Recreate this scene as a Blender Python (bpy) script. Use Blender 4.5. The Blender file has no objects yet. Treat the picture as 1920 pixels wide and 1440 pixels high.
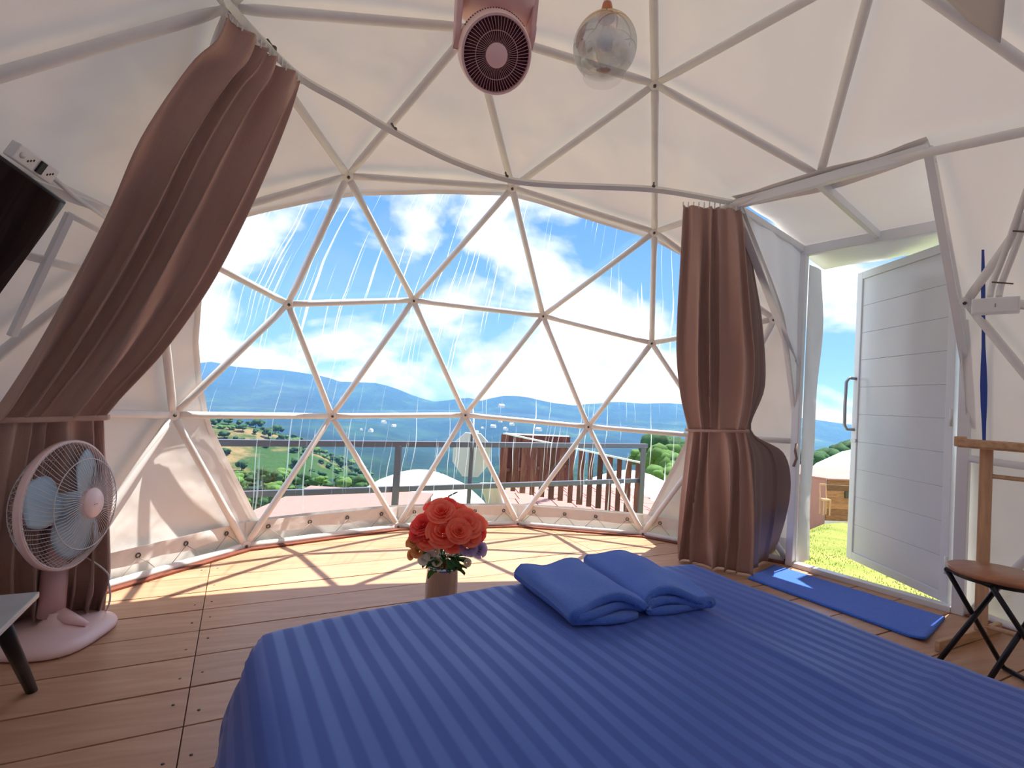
import bpy, bmesh, math, random
import numpy as np
from mathutils import Vector, Matrix, noise
random.seed(7)
PI = math.pi
S = bpy.context.scene
COL = S.collection

# ------------------------------------------------------------------ camera, light, exposure
CAM = Vector((-0.98814, -1.61446, 1.05147))
RT = Vector((0.943789, -0.324913, 0.060770))      # right
DN = Vector((0.067155, 0.008462, -0.997707))      # down
FW = Vector((0.323654, 0.945706, 0.029805))       # forward
FL = 957.74                                       # focal length for a 1920 wide frame
cd = bpy.data.cameras.new('camera'); cam = bpy.data.objects.new('camera', cd); COL.objects.link(cam)
cd.sensor_width = 36; cd.lens = FL / 1920 * 36; cd.clip_end = 5000; cd.clip_start = .02
cam.matrix_world = Matrix(((RT.x, -DN.x, -FW.x, CAM.x), (RT.y, -DN.y, -FW.y, CAM.y), (RT.z, -DN.z, -FW.z, CAM.z), (0, 0, 0, 1)))
S.camera = cam
S.view_settings.view_transform = 'Standard'; S.view_settings.look = 'None'
S.view_settings.gamma = 1; S.view_settings.use_curve_mapping = False
S.view_settings.exposure = 0.74

sun_d = bpy.data.lights.new('sun', 'SUN'); sun_d.energy = 6.4; sun_d.angle = math.radians(.55); sun_d.color = (1, .94, .84)
sun = bpy.data.objects.new('sun', sun_d); COL.objects.link(sun)
SUNV = Vector((.37, .13, 1)).normalized()
sun.rotation_euler = SUNV.to_track_quat('Z', 'Y').to_euler()
sun.location = (4, 2, 12)

W = bpy.data.worlds.new('world'); S.world = W; W.use_nodes = True
nt = W.node_tree; nt.nodes.clear()
def N(tree, typ, **kw):
    n = tree.nodes.new(typ)
    for k, v in kw.items():
        if k.startswith('i_'): n.inputs[k[2:].replace('_', ' ')].default_value = v
        else: setattr(n, k, v)
    return n
tc = N(nt, 'ShaderNodeTexCoord')
sep = N(nt, 'ShaderNodeSeparateXYZ'); nt.links.new(tc.outputs['Generated'], sep.inputs[0])
# clouds on a plane overhead: direction / (height + offset)
zz = N(nt, 'ShaderNodeMath', operation='MAXIMUM'); nt.links.new(sep.outputs[2], zz.inputs[0]); zz.inputs[1].default_value = 0
za = N(nt, 'ShaderNodeMath', operation='ADD'); nt.links.new(zz.outputs[0], za.inputs[0]); za.inputs[1].default_value = .75
dx = N(nt, 'ShaderNodeMath', operation='DIVIDE'); nt.links.new(sep.outputs[0], dx.inputs[0]); nt.links.new(za.outputs[0], dx.inputs[1])
dy = N(nt, 'ShaderNodeMath', operation='DIVIDE'); nt.links.new(sep.outputs[1], dy.inputs[0]); nt.links.new(za.outputs[0], dy.inputs[1])
cb = N(nt, 'ShaderNodeCombineXYZ'); nt.links.new(dx.outputs[0], cb.inputs[0]); nt.links.new(dy.outputs[0], cb.inputs[1])
mz = N(nt, 'ShaderNodeMath', operation='MULTIPLY'); nt.links.new(sep.outputs[2], mz.inputs[0]); mz.inputs[1].default_value = 1.3
nt.links.new(mz.outputs[0], cb.inputs[2])
n1 = N(nt, 'ShaderNodeTexNoise'); n1.inputs['Scale'].default_value = 2.7; n1.inputs['Detail'].default_value = 9; n1.inputs['Roughness'].default_value = .52; n1.inputs['Distortion'].default_value = .25
nt.links.new(cb.outputs[0], n1.inputs['Vector'])
r1 = N(nt, 'ShaderNodeValToRGB'); e = r1.color_ramp.elements
e[0].position = .44; e[0].color = (0, 0, 0, 1); e[1].position = .53; e[1].color = (1, 1, 1, 1)
nt.links.new(n1.outputs[0], r1.inputs[0])
n2 = N(nt, 'ShaderNodeTexNoise'); n2.inputs['Scale'].default_value = 5.0; n2.inputs['Detail'].default_value = 7; n2.inputs['Roughness'].default_value = .6
nt.links.new(cb.outputs[0], n2.inputs['Vector'])
r2 = N(nt, 'ShaderNodeValToRGB'); e = r2.color_ramp.elements
e[0].position = .33; e[0].color = (.50, .64, .86, 1); e[1].position = .56; e[1].color = (1.0, 1.0, 1.02, 1)
nt.links.new(n2.outputs[0], r2.inputs[0])
hz = N(nt, 'ShaderNodeValToRGB'); e = hz.color_ramp.elements   # clear sky: paler towards the horizon
e[0].position = 0; e[0].color = (.26, .50, .86, 1); e[1].position = .45; e[1].color = (.10, .27, .72, 1)
nt.links.new(zz.outputs[0], hz.inputs[0])
mx = N(nt, 'ShaderNodeMixRGB'); nt.links.new(r1.outputs[0], mx.inputs[0]); nt.links.new(hz.outputs[0], mx.inputs[1]); nt.links.new(r2.outputs[0], mx.inputs[2])
bg = N(nt, 'ShaderNodeBackground'); bg.inputs[1].default_value = .95; nt.links.new(mx.outputs[0], bg.inputs[0])
wo = N(nt, 'ShaderNodeOutputWorld'); nt.links.new(bg.outputs[0], wo.inputs[0])
S.cycles.transparent_max_bounces = 24
S.cycles.diffuse_bounces = 6
S.cycles.use_denoising = True

# ------------------------------------------------------------------ measuring helpers (turn a picture point into a place)
def ray(px, py): return RT * ((px - 960) / FL) + DN * ((py - 720) / FL) + FW
def at(px, py, t): return CAM + ray(px, py) * t
def on(px, py, h=0.0):
    d = ray(px, py); return CAM + d * ((h - CAM.z) / d.z)
RD = 2.5; CZ = .425; O0 = Vector((0, 0, CZ))
def sph(px, py, r):
    d = ray(px, py); o = CAM - O0; a = d.dot(d); b = 2 * o.dot(d); c = o.dot(o) - r * r
    return (-b + math.sqrt(b * b - 4 * a * c)) / (2 * a)
def atin(px, py, t, r=2.34): return at(px, py, min(t, sph(px, py, r)))
def depth(P): return (Vector(P) - CAM).dot(FW)
def pix(P):
    q = Vector(P) - CAM; w = q.dot(FW); return q.dot(RT) / w * FL + 960, q.dot(DN) / w * FL + 720

# ------------------------------------------------------------------ mesh builder
class MB:
    def __init__(s): s.v = []; s.f = []; s.sm = []
    def add(s, vs, fs, smooth=False):
        b = len(s.v); s.v += [tuple(v) for v in vs]
        s.f += [tuple(b + i for i in f) for f in fs]; s.sm += [smooth] * len(fs); return s
    def box(s, c, size, M=None):
        x, y, z = [a / 2 for a in size]
        vs = [Vector((i, j, k)) for i in (-x, x) for j in (-y, y) for k in (-z, z)]
        if M is not None: vs = [M @ v for v in vs]
        vs = [v + Vector(c) for v in vs]
        return s.add(vs, [(0, 1, 3, 2), (4, 6, 7, 5), (0, 4, 5, 1), (2, 3, 7, 6), (0, 2, 6, 4), (1, 5, 7, 3)])
    def bar(s, a, b, w, h, up=(0, 0, 1)):
        a, b = Vector(a), Vector(b); d = (b - a); L = d.length; d.normalize()
        sd = d.cross(Vector(up)); sd = sd.normalized() if sd.length > 1e-5 else Vector((1, 0, 0)); u = sd.cross(d)
        M = Matrix((sd, d, u)).transposed()
        return s.box((a + b) / 2, (w, L, h), M)
    def tube(s, pts, r, n=8, cap=True, flat=None, smooth=True, closed=False):
        pts = [Vector(p) for p in pts]; m = len(pts)
        rs = r if isinstance(r, (list, tuple)) else [r] * m
        vs = []; ref = None
        for i, p in enumerate(pts):
            d = (pts[(i + 1) % m] - pts[i - 1]) if closed else (pts[min(i + 1, m - 1)] - pts[max(i - 1, 0)])
            d.normalize()
            if ref is None:
                ref = Vector(flat[0]) if flat else (Vector((0, 0, 1)) if abs(d.z) < .9 else Vector((1, 0, 0)))
            u = ref - d * ref.dot(d); u.normalize(); w = d.cross(u); ref = u
            rr = rs[i]; ra, rb = rr if isinstance(rr, tuple) else (rr, rr)
            for k in range(n):
                a = 2 * PI * k / n; vs.append(p + u * (ra * math.cos(a)) + w * (rb * math.sin(a)))
        fs = []
        for i in range(m if closed else m - 1):
            j = (i + 1) % m
            for k in range(n):
                fs.append((i * n + k, i * n + (k + 1) % n, j * n + (k + 1) % n, j * n + k))
        s.add(vs, fs, smooth)
        if cap and not closed:
            b = len(s.v) - len(vs)
            s.f.append(tuple(b + k for k in range(n))[::-1]); s.sm.append(False)
            s.f.append(tuple(b + (m - 1) * n + k for k in range(n))); s.sm.append(False)
        return s
    def lathe(s, prof, c, ax=(0, 0, 1), n=32, smooth=True, sx=1.0, ref=None):
        ax = Vector(ax).normalized(); c = Vector(c)
        rf = Vector(ref) if ref else (Vector((1, 0, 0)) if abs(ax.x) < .9 else Vector((0, 1, 0)))
        u = (rf - ax * rf.dot(ax)).normalized(); w = ax.cross(u)
        vs = []
        for (r, h) in prof:
            for k in range(n):
                a = 2 * PI * k / n; vs.append(c + ax * h + u * (r * math.cos(a) * sx) + w * (r * math.sin(a)))
        fs = []
        for i in range(len(prof) - 1):
            for k in range(n):
                fs.append((i * n + k, i * n + (k + 1) % n, (i + 1) * n + (k + 1) % n, (i + 1) * n + k))
        return s.add(vs, fs, smooth)
    def build(s, name, mat=None, parent=None, solid=0, bevel=0, sub=0, sharp=None):
        me = bpy.data.meshes.new(name); me.from_pydata(s.v, [], s.f); me.update()
        me.polygons.foreach_set('use_smooth', s.sm)
        if mat: me.materials.append(mat)
        o = bpy.data.objects.new(name, me); COL.objects.link(o)
        if solid:
            m = o.modifiers.new('solid', 'SOLIDIFY'); m.thickness = solid; m.offset = 0
        if bevel:
            m = o.modifiers.new('bevel', 'BEVEL'); m.width = bevel; m.segments = 2; m.limit_method = 'ANGLE'; m.angle_limit = math.radians(40)
        if sub:
            m = o.modifiers.new('sub', 'SUBSURF'); m.levels = sub; m.render_levels = sub
        if parent is not None: setpar(o, parent)
        return o
def setpar(o, p):
    o.parent = p; o.matrix_parent_inverse = Matrix.Translation(-Vector(gloc(p)))
def gloc(p):
    v = Vector(p.location) if 'base' not in p.keys() else Vector(p['base'])
    return v
def root(name, loc, label, cat, group=None):
    o = bpy.data.objects.new(name, None); COL.objects.link(o); o.location = Vector(loc); o['base'] = tuple(loc)
    o.empty_display_size = .1
    tag(o, label, cat, group); return o
def tag(o, label=None, cat=None, group=None, kind=None):
    if label: o['label'] = label
    if cat: o['category'] = cat
    if group: o['group'] = group
    if kind: o['kind'] = kind
    return o

# ------------------------------------------------------------------ materials
def mat(name, col, rough=.5, metal=0, spec=.5, var=0, vscale=8, bump=0, bscale=60, sheen=0, coat=0, trans=0, ior=1.45, alpha=1, vec=None, stretch=None):
    m = bpy.data.materials.new(name); m.use_nodes = True; t = m.node_tree; b = t.nodes['Principled BSDF']
    c = tuple(col) + (1,)
    b.inputs['Base Color'].default_value = c; b.inputs['Roughness'].default_value = rough; b.inputs['Metallic'].default_value = metal
    b.inputs['Specular IOR Level'].default_value = spec; b.inputs['IOR'].default_value = ior
    b.inputs['Coat Weight'].default_value = coat; b.inputs['Transmission Weight'].default_value = trans; b.inputs['Sheen Weight'].default_value = sheen
    b.inputs['Alpha'].default_value = alpha
    tcn = N(t, 'ShaderNodeTexCoord'); src = tcn.outputs['Object']
    if stretch:
        mp = N(t, 'ShaderNodeMapping'); mp.inputs['Scale'].default_value = stretch; t.links.new(src, mp.inputs[0]); src = mp.outputs[0]
    if var:
        nn = N(t, 'ShaderNodeTexNoise'); nn.inputs['Scale'].default_value = vscale; nn.inputs['Detail'].default_value = 5; t.links.new(src, nn.inputs['Vector'])
        mr = N(t, 'ShaderNodeMapRange'); mr.inputs[1].default_value = .25; mr.inputs[2].default_value = .75; mr.inputs[3].default_value = 1 - var; mr.inputs[4].default_value = 1 + var
        t.links.new(nn.outputs[0], mr.inputs[0])
        mm = N(t, 'ShaderNodeVectorMath', operation='SCALE'); mm.inputs[0].default_value = col; t.links.new(mr.outputs[0], mm.inputs['Scale'])
        t.links.new(mm.outputs[0], b.inputs['Base Color'])
    if bump:
        nb = N(t, 'ShaderNodeTexNoise'); nb.inputs['Scale'].default_value = bscale; nb.inputs['Detail'].default_value = 4; t.links.new(src, nb.inputs['Vector'])
        bp = N(t, 'ShaderNodeBump'); bp.inputs['Strength'].default_value = bump; bp.inputs['Distance'].default_value = .01; t.links.new(nb.outputs[0], bp.inputs['Height'])
        t.links.new(bp.outputs[0], b.inputs['Normal'])
    return m
def fabric_mat(name, col, tcol, tfac, bump=.3, bscale=5):
    m = bpy.data.materials.new(name); m.use_nodes = True; t = m.node_tree; t.nodes.clear()
    d = N(t, 'ShaderNodeBsdfDiffuse'); d.inputs[0].default_value = tuple(col) + (1,)
    tr = N(t, 'ShaderNodeBsdfTranslucent'); tr.inputs[0].default_value = tuple(tcol) + (1,)
    g = N(t, 'ShaderNodeBsdfGlossy'); g.inputs['Roughness'].default_value = .45; g.inputs[0].default_value = (1, 1, 1, 1)
    a = N(t, 'ShaderNodeMixShader'); a.inputs[0].default_value = tfac; t.links.new(d.outputs[0], a.inputs[1]); t.links.new(tr.outputs[0], a.inputs[2])
    b = N(t, 'ShaderNodeMixShader'); b.inputs[0].default_value = .05; t.links.new(a.outputs[0], b.inputs[1]); t.links.new(g.outputs[0], b.inputs[2])
    tcn = N(t, 'ShaderNodeTexCoord'); nb = N(t, 'ShaderNodeTexNoise'); nb.inputs['Scale'].default_value = bscale; nb.inputs['Detail'].default_value = 2; nb.inputs['Roughness'].default_value = .35
    t.links.new(tcn.outputs['Object'], nb.inputs['Vector'])
    bp = N(t, 'ShaderNodeBump'); bp.inputs['Strength'].default_value = bump; bp.inputs['Distance'].default_value = .07; t.links.new(nb.outputs[0], bp.inputs['Height'])
    for s in (d, tr, g): t.links.new(bp.outputs[0], s.inputs['Normal'])
    o = N(t, 'ShaderNodeOutputMaterial'); t.links.new(b.outputs[0], o.inputs[0]); return m
M = {}
def rmat(*a, **k):   # the same, each board with its own tone
    m = mat(*a, **k); t = m.node_tree; b = t.nodes['Principled BSDF']; oi = N(t, 'ShaderNodeObjectInfo'); h = N(t, 'ShaderNodeHueSaturation')
    l = b.inputs['Base Color'].links[0].from_socket; t.links.new(l, h.inputs['Color']); r = N(t, 'ShaderNodeMapRange'); r.inputs[3].default_value = .65; r.inputs[4].default_value = 1.7
    t.links.new(oi.outputs['Random'], r.inputs[0]); t.links.new(r.outputs[0], h.inputs['Value']); t.links.new(h.outputs[0], b.inputs['Base Color']); return m
M['canvas'] = fabric_mat('canvas', (.80, .765, .735), (.74, .69, .65), .082)
M['canvas2'] = fabric_mat('canvas_plain', (.82, .82, .82), (.72, .74, .78), .14, .25, 5)
M['white'] = mat('white_paint', (.78, .77, .76), .35, var=.04, vscale=12)
M['white2'] = mat('white_plastic', (.80, .80, .80), .3)
M['alu'] = mat('white_aluminium', (.78, .79, .81), .3, spec=.6, var=.02)
M['panel'] = mat('white_door_panel', (.74, .75, .78), .18, spec=.6, var=.03, vscale=3)
M['rail'] = mat('track_aluminium', (.74, .74, .71), .35, .3)
M['steel'] = mat('brushed_steel', (.34, .35, .37), .3, .7)
M['bolt'] = mat('bolt_steel', (.10, .09, .08), .4, .8)
M['dark'] = mat('black_plastic', (.012, .012, .014), .28)
M['blackmetal'] = mat('black_metal', (.015, .013, .016), .35, .3)
M['screen'] = mat('tv_screen', (.004, .004, .006), .06, spec=.7)
M['pink'] = mat('pink_plastic', (.84, .56, .55), .3, spec=.5, var=.02)
M['pinkpale'] = mat('pale_pink_plastic', (.85, .62, .60), .28, spec=.5)
M['pinkdusk'] = mat('dusty_pink_plastic', (.66, .42, .43), .35, spec=.4)
M['maroon'] = mat('maroon_plastic', (.10, .012, .015), .3)
M['cage'] = mat('white_wire', (.72, .68, .68), .3, spec=.5)
M['cord'] = mat('pale_cord', (.62, .60, .58), .6)
M['rope'] = mat('grey_rope', (.35, .32, .30), .8)
M['redwood'] = mat('red_brown_trim', (.19, .055, .03), .6, var=.25, vscale=20)
M['pinewood'] = mat('pale_wood', (.58, .34, .19), .45, var=.22, vscale=6, stretch=(8, 8, .8))
M['pinewood2'] = mat('pale_wood_across', (.55, .33, .18), .45, var=.28, vscale=5, stretch=(.8, 8, 8))
M['seatwood'] = mat('seat_wood', (.36, .15, .075), .3, spec=.5, var=.2, vscale=5, stretch=(1, 9, 1))
M['greywood'] = mat('grey_tabletop', (.42, .43, .43), .35, var=.1, vscale=10)
M['vase'] = mat('smoked_metal', (.46, .43, .42), .14, 1.0)
M['fanrail'] = mat('grey_steel', (.17, .17, .22), .4, .5)
M['slat'] = rmat('weathered_red_plank', (.15, .055, .045), .7, var=.45, vscale=9, stretch=(3, 3, .6))
M['soil'] = mat('pink_concrete', (.33, .18, .16), .8, var=.08)
M['offwhite'] = mat('white_tent_skin', (.82, .82, .82), .5)
M['octo'] = mat('white_board', (.80, .82, .82), .5)
M['hutwood'] = rmat('hut_timber', (.30, .13, .05), .6, var=.35, vscale=5, stretch=(1, 1, 6))
M['hutpink'] = mat('pink_roof', (.42, .20, .17), .6, var=.05)
M['green'] = mat('leaf_green', (.08, .22, .045), .5, var=.4, vscale=20)
M['tree'] = mat('tree_foliage', (.028, .085, .030), .9, var=.6, vscale=1.4, bump=.6, bscale=3)
M['tree2'] = mat('light_tree_foliage', (.075, .16, .035), .9, var=.5, vscale=1.4, bump=.6, bscale=3)
M['bark'] = mat('bark', (.12, .08, .05), .9)
M['copper'] = mat('copper', (.55, .20, .10), .3, .5)
M['tarp'] = mat('blue_tarp', (.02, .07, .36), .5)
M['bulb'] = mat('opal_glass_bulb', (.85, .85, .84), .25)

def cloth_mat(name, c1, c2=None, bump=.5, bscale=350, sheen=.3, rough=.85, trans=0, big=0):
    m = mat(name, c1, rough, spec=.2, sheen=sheen, bump=bump, bscale=bscale)
    if c2:
        t = m.node_tree; b = t.nodes['Principled BSDF']; tcn = N(t, 'ShaderNodeTexCoord')
        nn = N(t, 'ShaderNodeTexNoise'); nn.inputs['Scale'].default_value = 6; nn.inputs['Detail'].default_value = 8; t.links.new(tcn.outputs['Object'], nn.inputs['Vector'])
        mx = N(t, 'ShaderNodeMixRGB'); mx.inputs[1].default_value = tuple(c1) + (1,); mx.inputs[2].default_value = tuple(c2) + (1,)
        t.links.new(nn.outputs[0], mx.inputs[0]); t.links.new(mx.outputs[0], b.inputs['Base Color'])
    if trans:
        t = m.node_tree; b = t.nodes['Principled BSDF']; out = t.nodes['Material Output']
        tr = N(t, 'ShaderNodeBsdfTranslucent'); tr.inputs[0].default_value = tuple(c1) + (1,)
        ms = N(t, 'ShaderNodeMixShader'); ms.inputs[0].default_value = trans
        t.links.new(b.outputs[0], ms.inputs[1]); t.links.new(tr.outputs[0], ms.inputs[2]); t.links.new(ms.outputs[0], out.inputs[0])
    return m
M['curtain'] = cloth_mat('brown_curtain', (.52, .335, .275), (.60, .40, .33), bump=.35, bscale=260, sheen=.35, trans=.12)
M['lining'] = cloth_mat('grey_brown_lining', (.30, .21, .19), bump=.3, bscale=260, sheen=.2, trans=.1)
M['towel'] = cloth_mat('blue_towel', (.035, .20, 1.0), (.06, .26, 1.0), bump=.9, bscale=420, sheen=.5)
M['toweledge'] = cloth_mat('blue_towel_hem', (.05, .09, .30), bump=.5, bscale=300)
M['mat'] = cloth_mat('blue_mat', (.03, .16, .85), (.045, .20, .92), bump=1.0, bscale=180, sheen=.4)
# striped satin sheet: stripes run along the bed, coordinates from the bed itself
m = mat('navy_striped_sheet', (.03, .06, .25), .5, spec=.35, sheen=.15)
t = m.node_tree; b = t.nodes['Principled BSDF']; tcn = N(t, 'ShaderNodeTexCoord'); sp = N(t, 'ShaderNodeSeparateXYZ'); t.links.new(tcn.outputs['UV'], sp.inputs[0])
w1 = N(t, 'ShaderNodeMath', operation='MULTIPLY'); w1.inputs[1].default_value = 2 * PI / .052; t.links.new(sp.outputs[0], w1.inputs[0])
w2 = N(t, 'ShaderNodeMath', operation='SINE'); t.links.new(w1.outputs[0], w2.inputs[0])
w3 = N(t, 'ShaderNodeMapRange'); w3.inputs[1].default_value = -.35; w3.inputs[2].default_value = .35; t.links.new(w2.outputs[0], w3.inputs[0])
cx = N(t, 'ShaderNodeMixRGB'); cx.inputs[1].default_value = (.038, .095, .42, 1); cx.inputs[2].default_value = (.050, .125, .50, 1); t.links.new(w3.outputs[0], cx.inputs[0]); t.links.new(cx.outputs[0], b.inputs['Base Color'])
rr = N(t, 'ShaderNodeMapRange'); rr.inputs[3].default_value = .62; rr.inputs[4].default_value = .42; t.links.new(w3.outputs[0], rr.inputs[0]); t.links.new(rr.outputs[0], b.inputs['Roughness'])
M['sheet'] = m
# floor boards
def plank_mat():
    m = mat('floor_board', (.44, .24, .13), .38, spec=.45)
    t = m.node_tree; b = t.nodes['Principled BSDF']; tcn = N(t, 'ShaderNodeTexCoord'); oi = N(t, 'ShaderNodeObjectInfo')
    mp = N(t, 'ShaderNodeMapping'); mp.inputs['Rotation'].default_value = (0, 0, -math.radians(9)); mp.inputs['Scale'].default_value = (1.0, 9, 1); t.links.new(tcn.outputs['Object'], mp.inputs[0])
    av = N(t, 'ShaderNodeVectorMath', operation='ADD'); t.links.new(mp.outputs[0], av.inputs[0]); 
    rs = N(t, 'ShaderNodeMath', operation='MULTIPLY'); rs.inputs[1].default_value = 30; t.links.new(oi.outputs['Random'], rs.inputs[0]); t.links.new(rs.outputs[0], av.inputs[1])
    nn = N(t, 'ShaderNodeTexNoise'); nn.inputs['Scale'].default_value = 3.2; nn.inputs['Detail'].default_value = 8; nn.inputs['Distortion'].default_value = .6; t.links.new(av.outputs[0], nn.inputs['Vector'])
    cr = N(t, 'ShaderNodeValToRGB'); e = cr.color_ramp.elements; e[0].position = .3; e[0].color = (.47, .25, .145, 1); e[1].position = .7; e[1].color = (.58, .34, .215, 1)
    t.links.new(nn.outputs[0], cr.inputs[0])
    hv = N(t, 'ShaderNodeHueSaturation'); t.links.new(cr.outputs[0], hv.inputs['Color'])
    mr = N(t, 'ShaderNodeMapRange'); mr.inputs[3].default_value = .93; mr.inputs[4].default_value = 1.08; t.links.new(oi.outputs['Random'], mr.inputs[0]); t.links.new(mr.outputs[0], hv.inputs['Value'])
    t.links.new(hv.outputs[0], b.inputs['Base Color'])
    bp = N(t, 'ShaderNodeBump'); bp.inputs['Strength'].default_value = .12; bp.inputs['Distance'].default_value = .004; t.links.new(nn.outputs[0], bp.inputs['Height']); t.links.new(bp.outputs[0], b.inputs['Normal'])
    return m
M['plank'] = plank_mat()
# clear vinyl film with pale vertical runs
def film_mat():
    m = bpy.data.materials.new('clear_vinyl_film'); m.use_nodes = True; t = m.node_tree; t.nodes.clear()
    tcn = N(t, 'ShaderNodeTexCoord'); sp = N(t, 'ShaderNodeSeparateXYZ'); t.links.new(tcn.outputs['Object'], sp.inputs[0])
    an = N(t, 'ShaderNodeMath', operation='ARCTAN2'); t.links.new(sp.outputs[0], an.inputs[0]); t.links.new(sp.outputs[1], an.inputs[1])
    wob = N(t, 'ShaderNodeTexNoise'); wob.inputs['Scale'].default_value = 1.3; wob.inputs['Detail'].default_value = 2; t.links.new(tcn.outputs['Object'], wob.inputs['Vector'])
    wm = N(t, 'ShaderNodeMath', operation='MULTIPLY_ADD'); wm.inputs[1].default_value = .05; t.links.new(wob.outputs[0], wm.inputs[0]); t.links.new(an.outputs[0], wm.inputs[2])
    def lines(scale, thr, off):
        c = N(t, 'ShaderNodeCombineXYZ'); 
        q = N(t, 'ShaderNodeMath', operation='MULTIPLY_ADD'); q.inputs[1].default_value = scale; q.inputs[2].default_value = off; t.links.new(wm.outputs[0], q.inputs[0])
        zq = N(t, 'ShaderNodeMath', operation='MULTIPLY'); zq.inputs[1].default_value = .9; t.links.new(sp.outputs[2], zq.inputs[0])
        t.links.new(q.outputs[0], c.inputs[0]); t.links.new(zq.outputs[0], c.inputs[2])
        n = N(t, 'ShaderNodeTexNoise'); n.inputs['Scale'].default_value = 1; n.inputs['Detail'].default_value = 1; t.links.new(c.outputs[0], n.inputs['Vector'])
        m1 = N(t, 'ShaderNodeMapRange'); m1.inputs[1].default_value = thr; m1.inputs[2].default_value = thr + .05; t.links.new(n.outputs[0], m1.inputs[0]); return m1
    a = lines(170, .665, 0); b_ = lines(85, .69, 40)
    mx = N(t, 'ShaderNodeMath', operation='MAXIMUM'); t.links.new(a.outputs[0], mx.inputs[0]); t.links.new(b_.outputs[0], mx.inputs[1])
    sc = N(t, 'ShaderNodeMath', operation='MULTIPLY'); sc.inputs[1].default_value = .62; t.links.new(mx.outputs[0], sc.inputs[0])
    tp = N(t, 'ShaderNodeBsdfTransparent'); tp.inputs[0].default_value = (.97, .98, .985, 1)
    d = N(t, 'ShaderNodeBsdfTranslucent'); d.inputs[0].default_value = (.95, .96, 1, 1)
    g = N(t, 'ShaderNodeBsdfGlossy'); g.inputs['Roughness'].default_value = .08
    s1 = N(t, 'ShaderNodeMixShader'); s1.inputs[0].default_value = .03; t.links.new(tp.outputs[0], s1.inputs[1]); t.links.new(g.outputs[0], s1.inputs[2])
    s2 = N(t, 'ShaderNodeMixShader'); t.links.new(sc.outputs[0], s2.inputs[0]); t.links.new(s1.outputs[0], s2.inputs[1]); t.links.new(d.outputs[0], s2.inputs[2])
    o = N(t, 'ShaderNodeOutputMaterial'); t.links.new(s2.outputs[0], o.inputs[0]); return m
M['film'] = film_mat()
def glass_mat(name, tint, gl=.12, rough=.03):
    m = bpy.data.materials.new(name); m.use_nodes = True; t = m.node_tree; t.nodes.clear()
    tp = N(t, 'ShaderNodeBsdfTransparent'); tp.inputs[0].default_value = tuple(tint) + (1,)
    g = N(t, 'ShaderNodeBsdfGlossy'); g.inputs['Roughness'].default_value = rough
    lw = N(t, 'ShaderNodeLayerWeight'); lw.inputs[0].default_value = .35
    ad = N(t, 'ShaderNodeMath', operation='MULTIPLY_ADD'); ad.inputs[1].default_value = .8; ad.inputs[2].default_value = gl; t.links.new(lw.outputs['Fresnel'], ad.inputs[0]); ad.use_clamp = True
    s = N(t, 'ShaderNodeMixShader'); t.links.new(ad.outputs[0], s.inputs[0]); t.links.new(tp.outputs[0], s.inputs[1]); t.links.new(g.outputs[0], s.inputs[2])
    o = N(t, 'ShaderNodeOutputMaterial'); t.links.new(s.outputs[0], o.inputs[0]); return m
M['blade'] = fabric_mat('translucent_blue_plastic', (.62, .76, .84), (.55, .75, .85), .5, 0, 5)
def globe_mat():   # mirrored glass: amber tint at the neck, silver in the middle, clear at the rim
    m = bpy.data.materials.new('mirrored_gradient_glass'); m.use_nodes = True; t = m.node_tree; t.nodes.clear()
    tcn = N(t, 'ShaderNodeTexCoord'); sp = N(t, 'ShaderNodeSeparateXYZ'); t.links.new(tcn.outputs['UV'], sp.inputs[0])
    cr = N(t, 'ShaderNodeValToRGB'); e = cr.color_ramp.elements
    e[0].position = .0; e[0].color = (.85, .85, .85, 1); e[1].position = 1; e[1].color = (.80, .62, .42, 1)
    x = e.new(.3); x.color = (.70, .76, .82, 1); x = e.new(.62); x.color = (.60, .64, .68, 1); x = e.new(.75); x.color = (.75, .60, .42, 1)
    t.links.new(sp.outputs[1], cr.inputs[0])
    fr = N(t, 'ShaderNodeValToRGB'); e = fr.color_ramp.elements
    e[0].position = .16; e[0].color = (.07, .07, .07, 1); e[1].position = .34; e[1].color = (.66, .66, .66, 1)
    t.links.new(sp.outputs[1], fr.inputs[0])
    tp = N(t, 'ShaderNodeBsdfTransparent'); tp.inputs[0].default_value = (.93, .93, .93, 1); g = N(t, 'ShaderNodeBsdfGlossy'); g.inputs['Roughness'].default_value = .04; t.links.new(cr.outputs[0], g.inputs[0])
    s = N(t, 'ShaderNodeMixShader'); t.links.new(fr.outputs[0], s.inputs[0]); t.links.new(tp.outputs[0], s.inputs[1]); t.links.new(g.outputs[0], s.inputs[2])
    o = N(t, 'ShaderNodeOutputMaterial'); t.links.new(s.outputs[0], o.inputs[0]); return m
M['globe'] = globe_mat()
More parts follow.
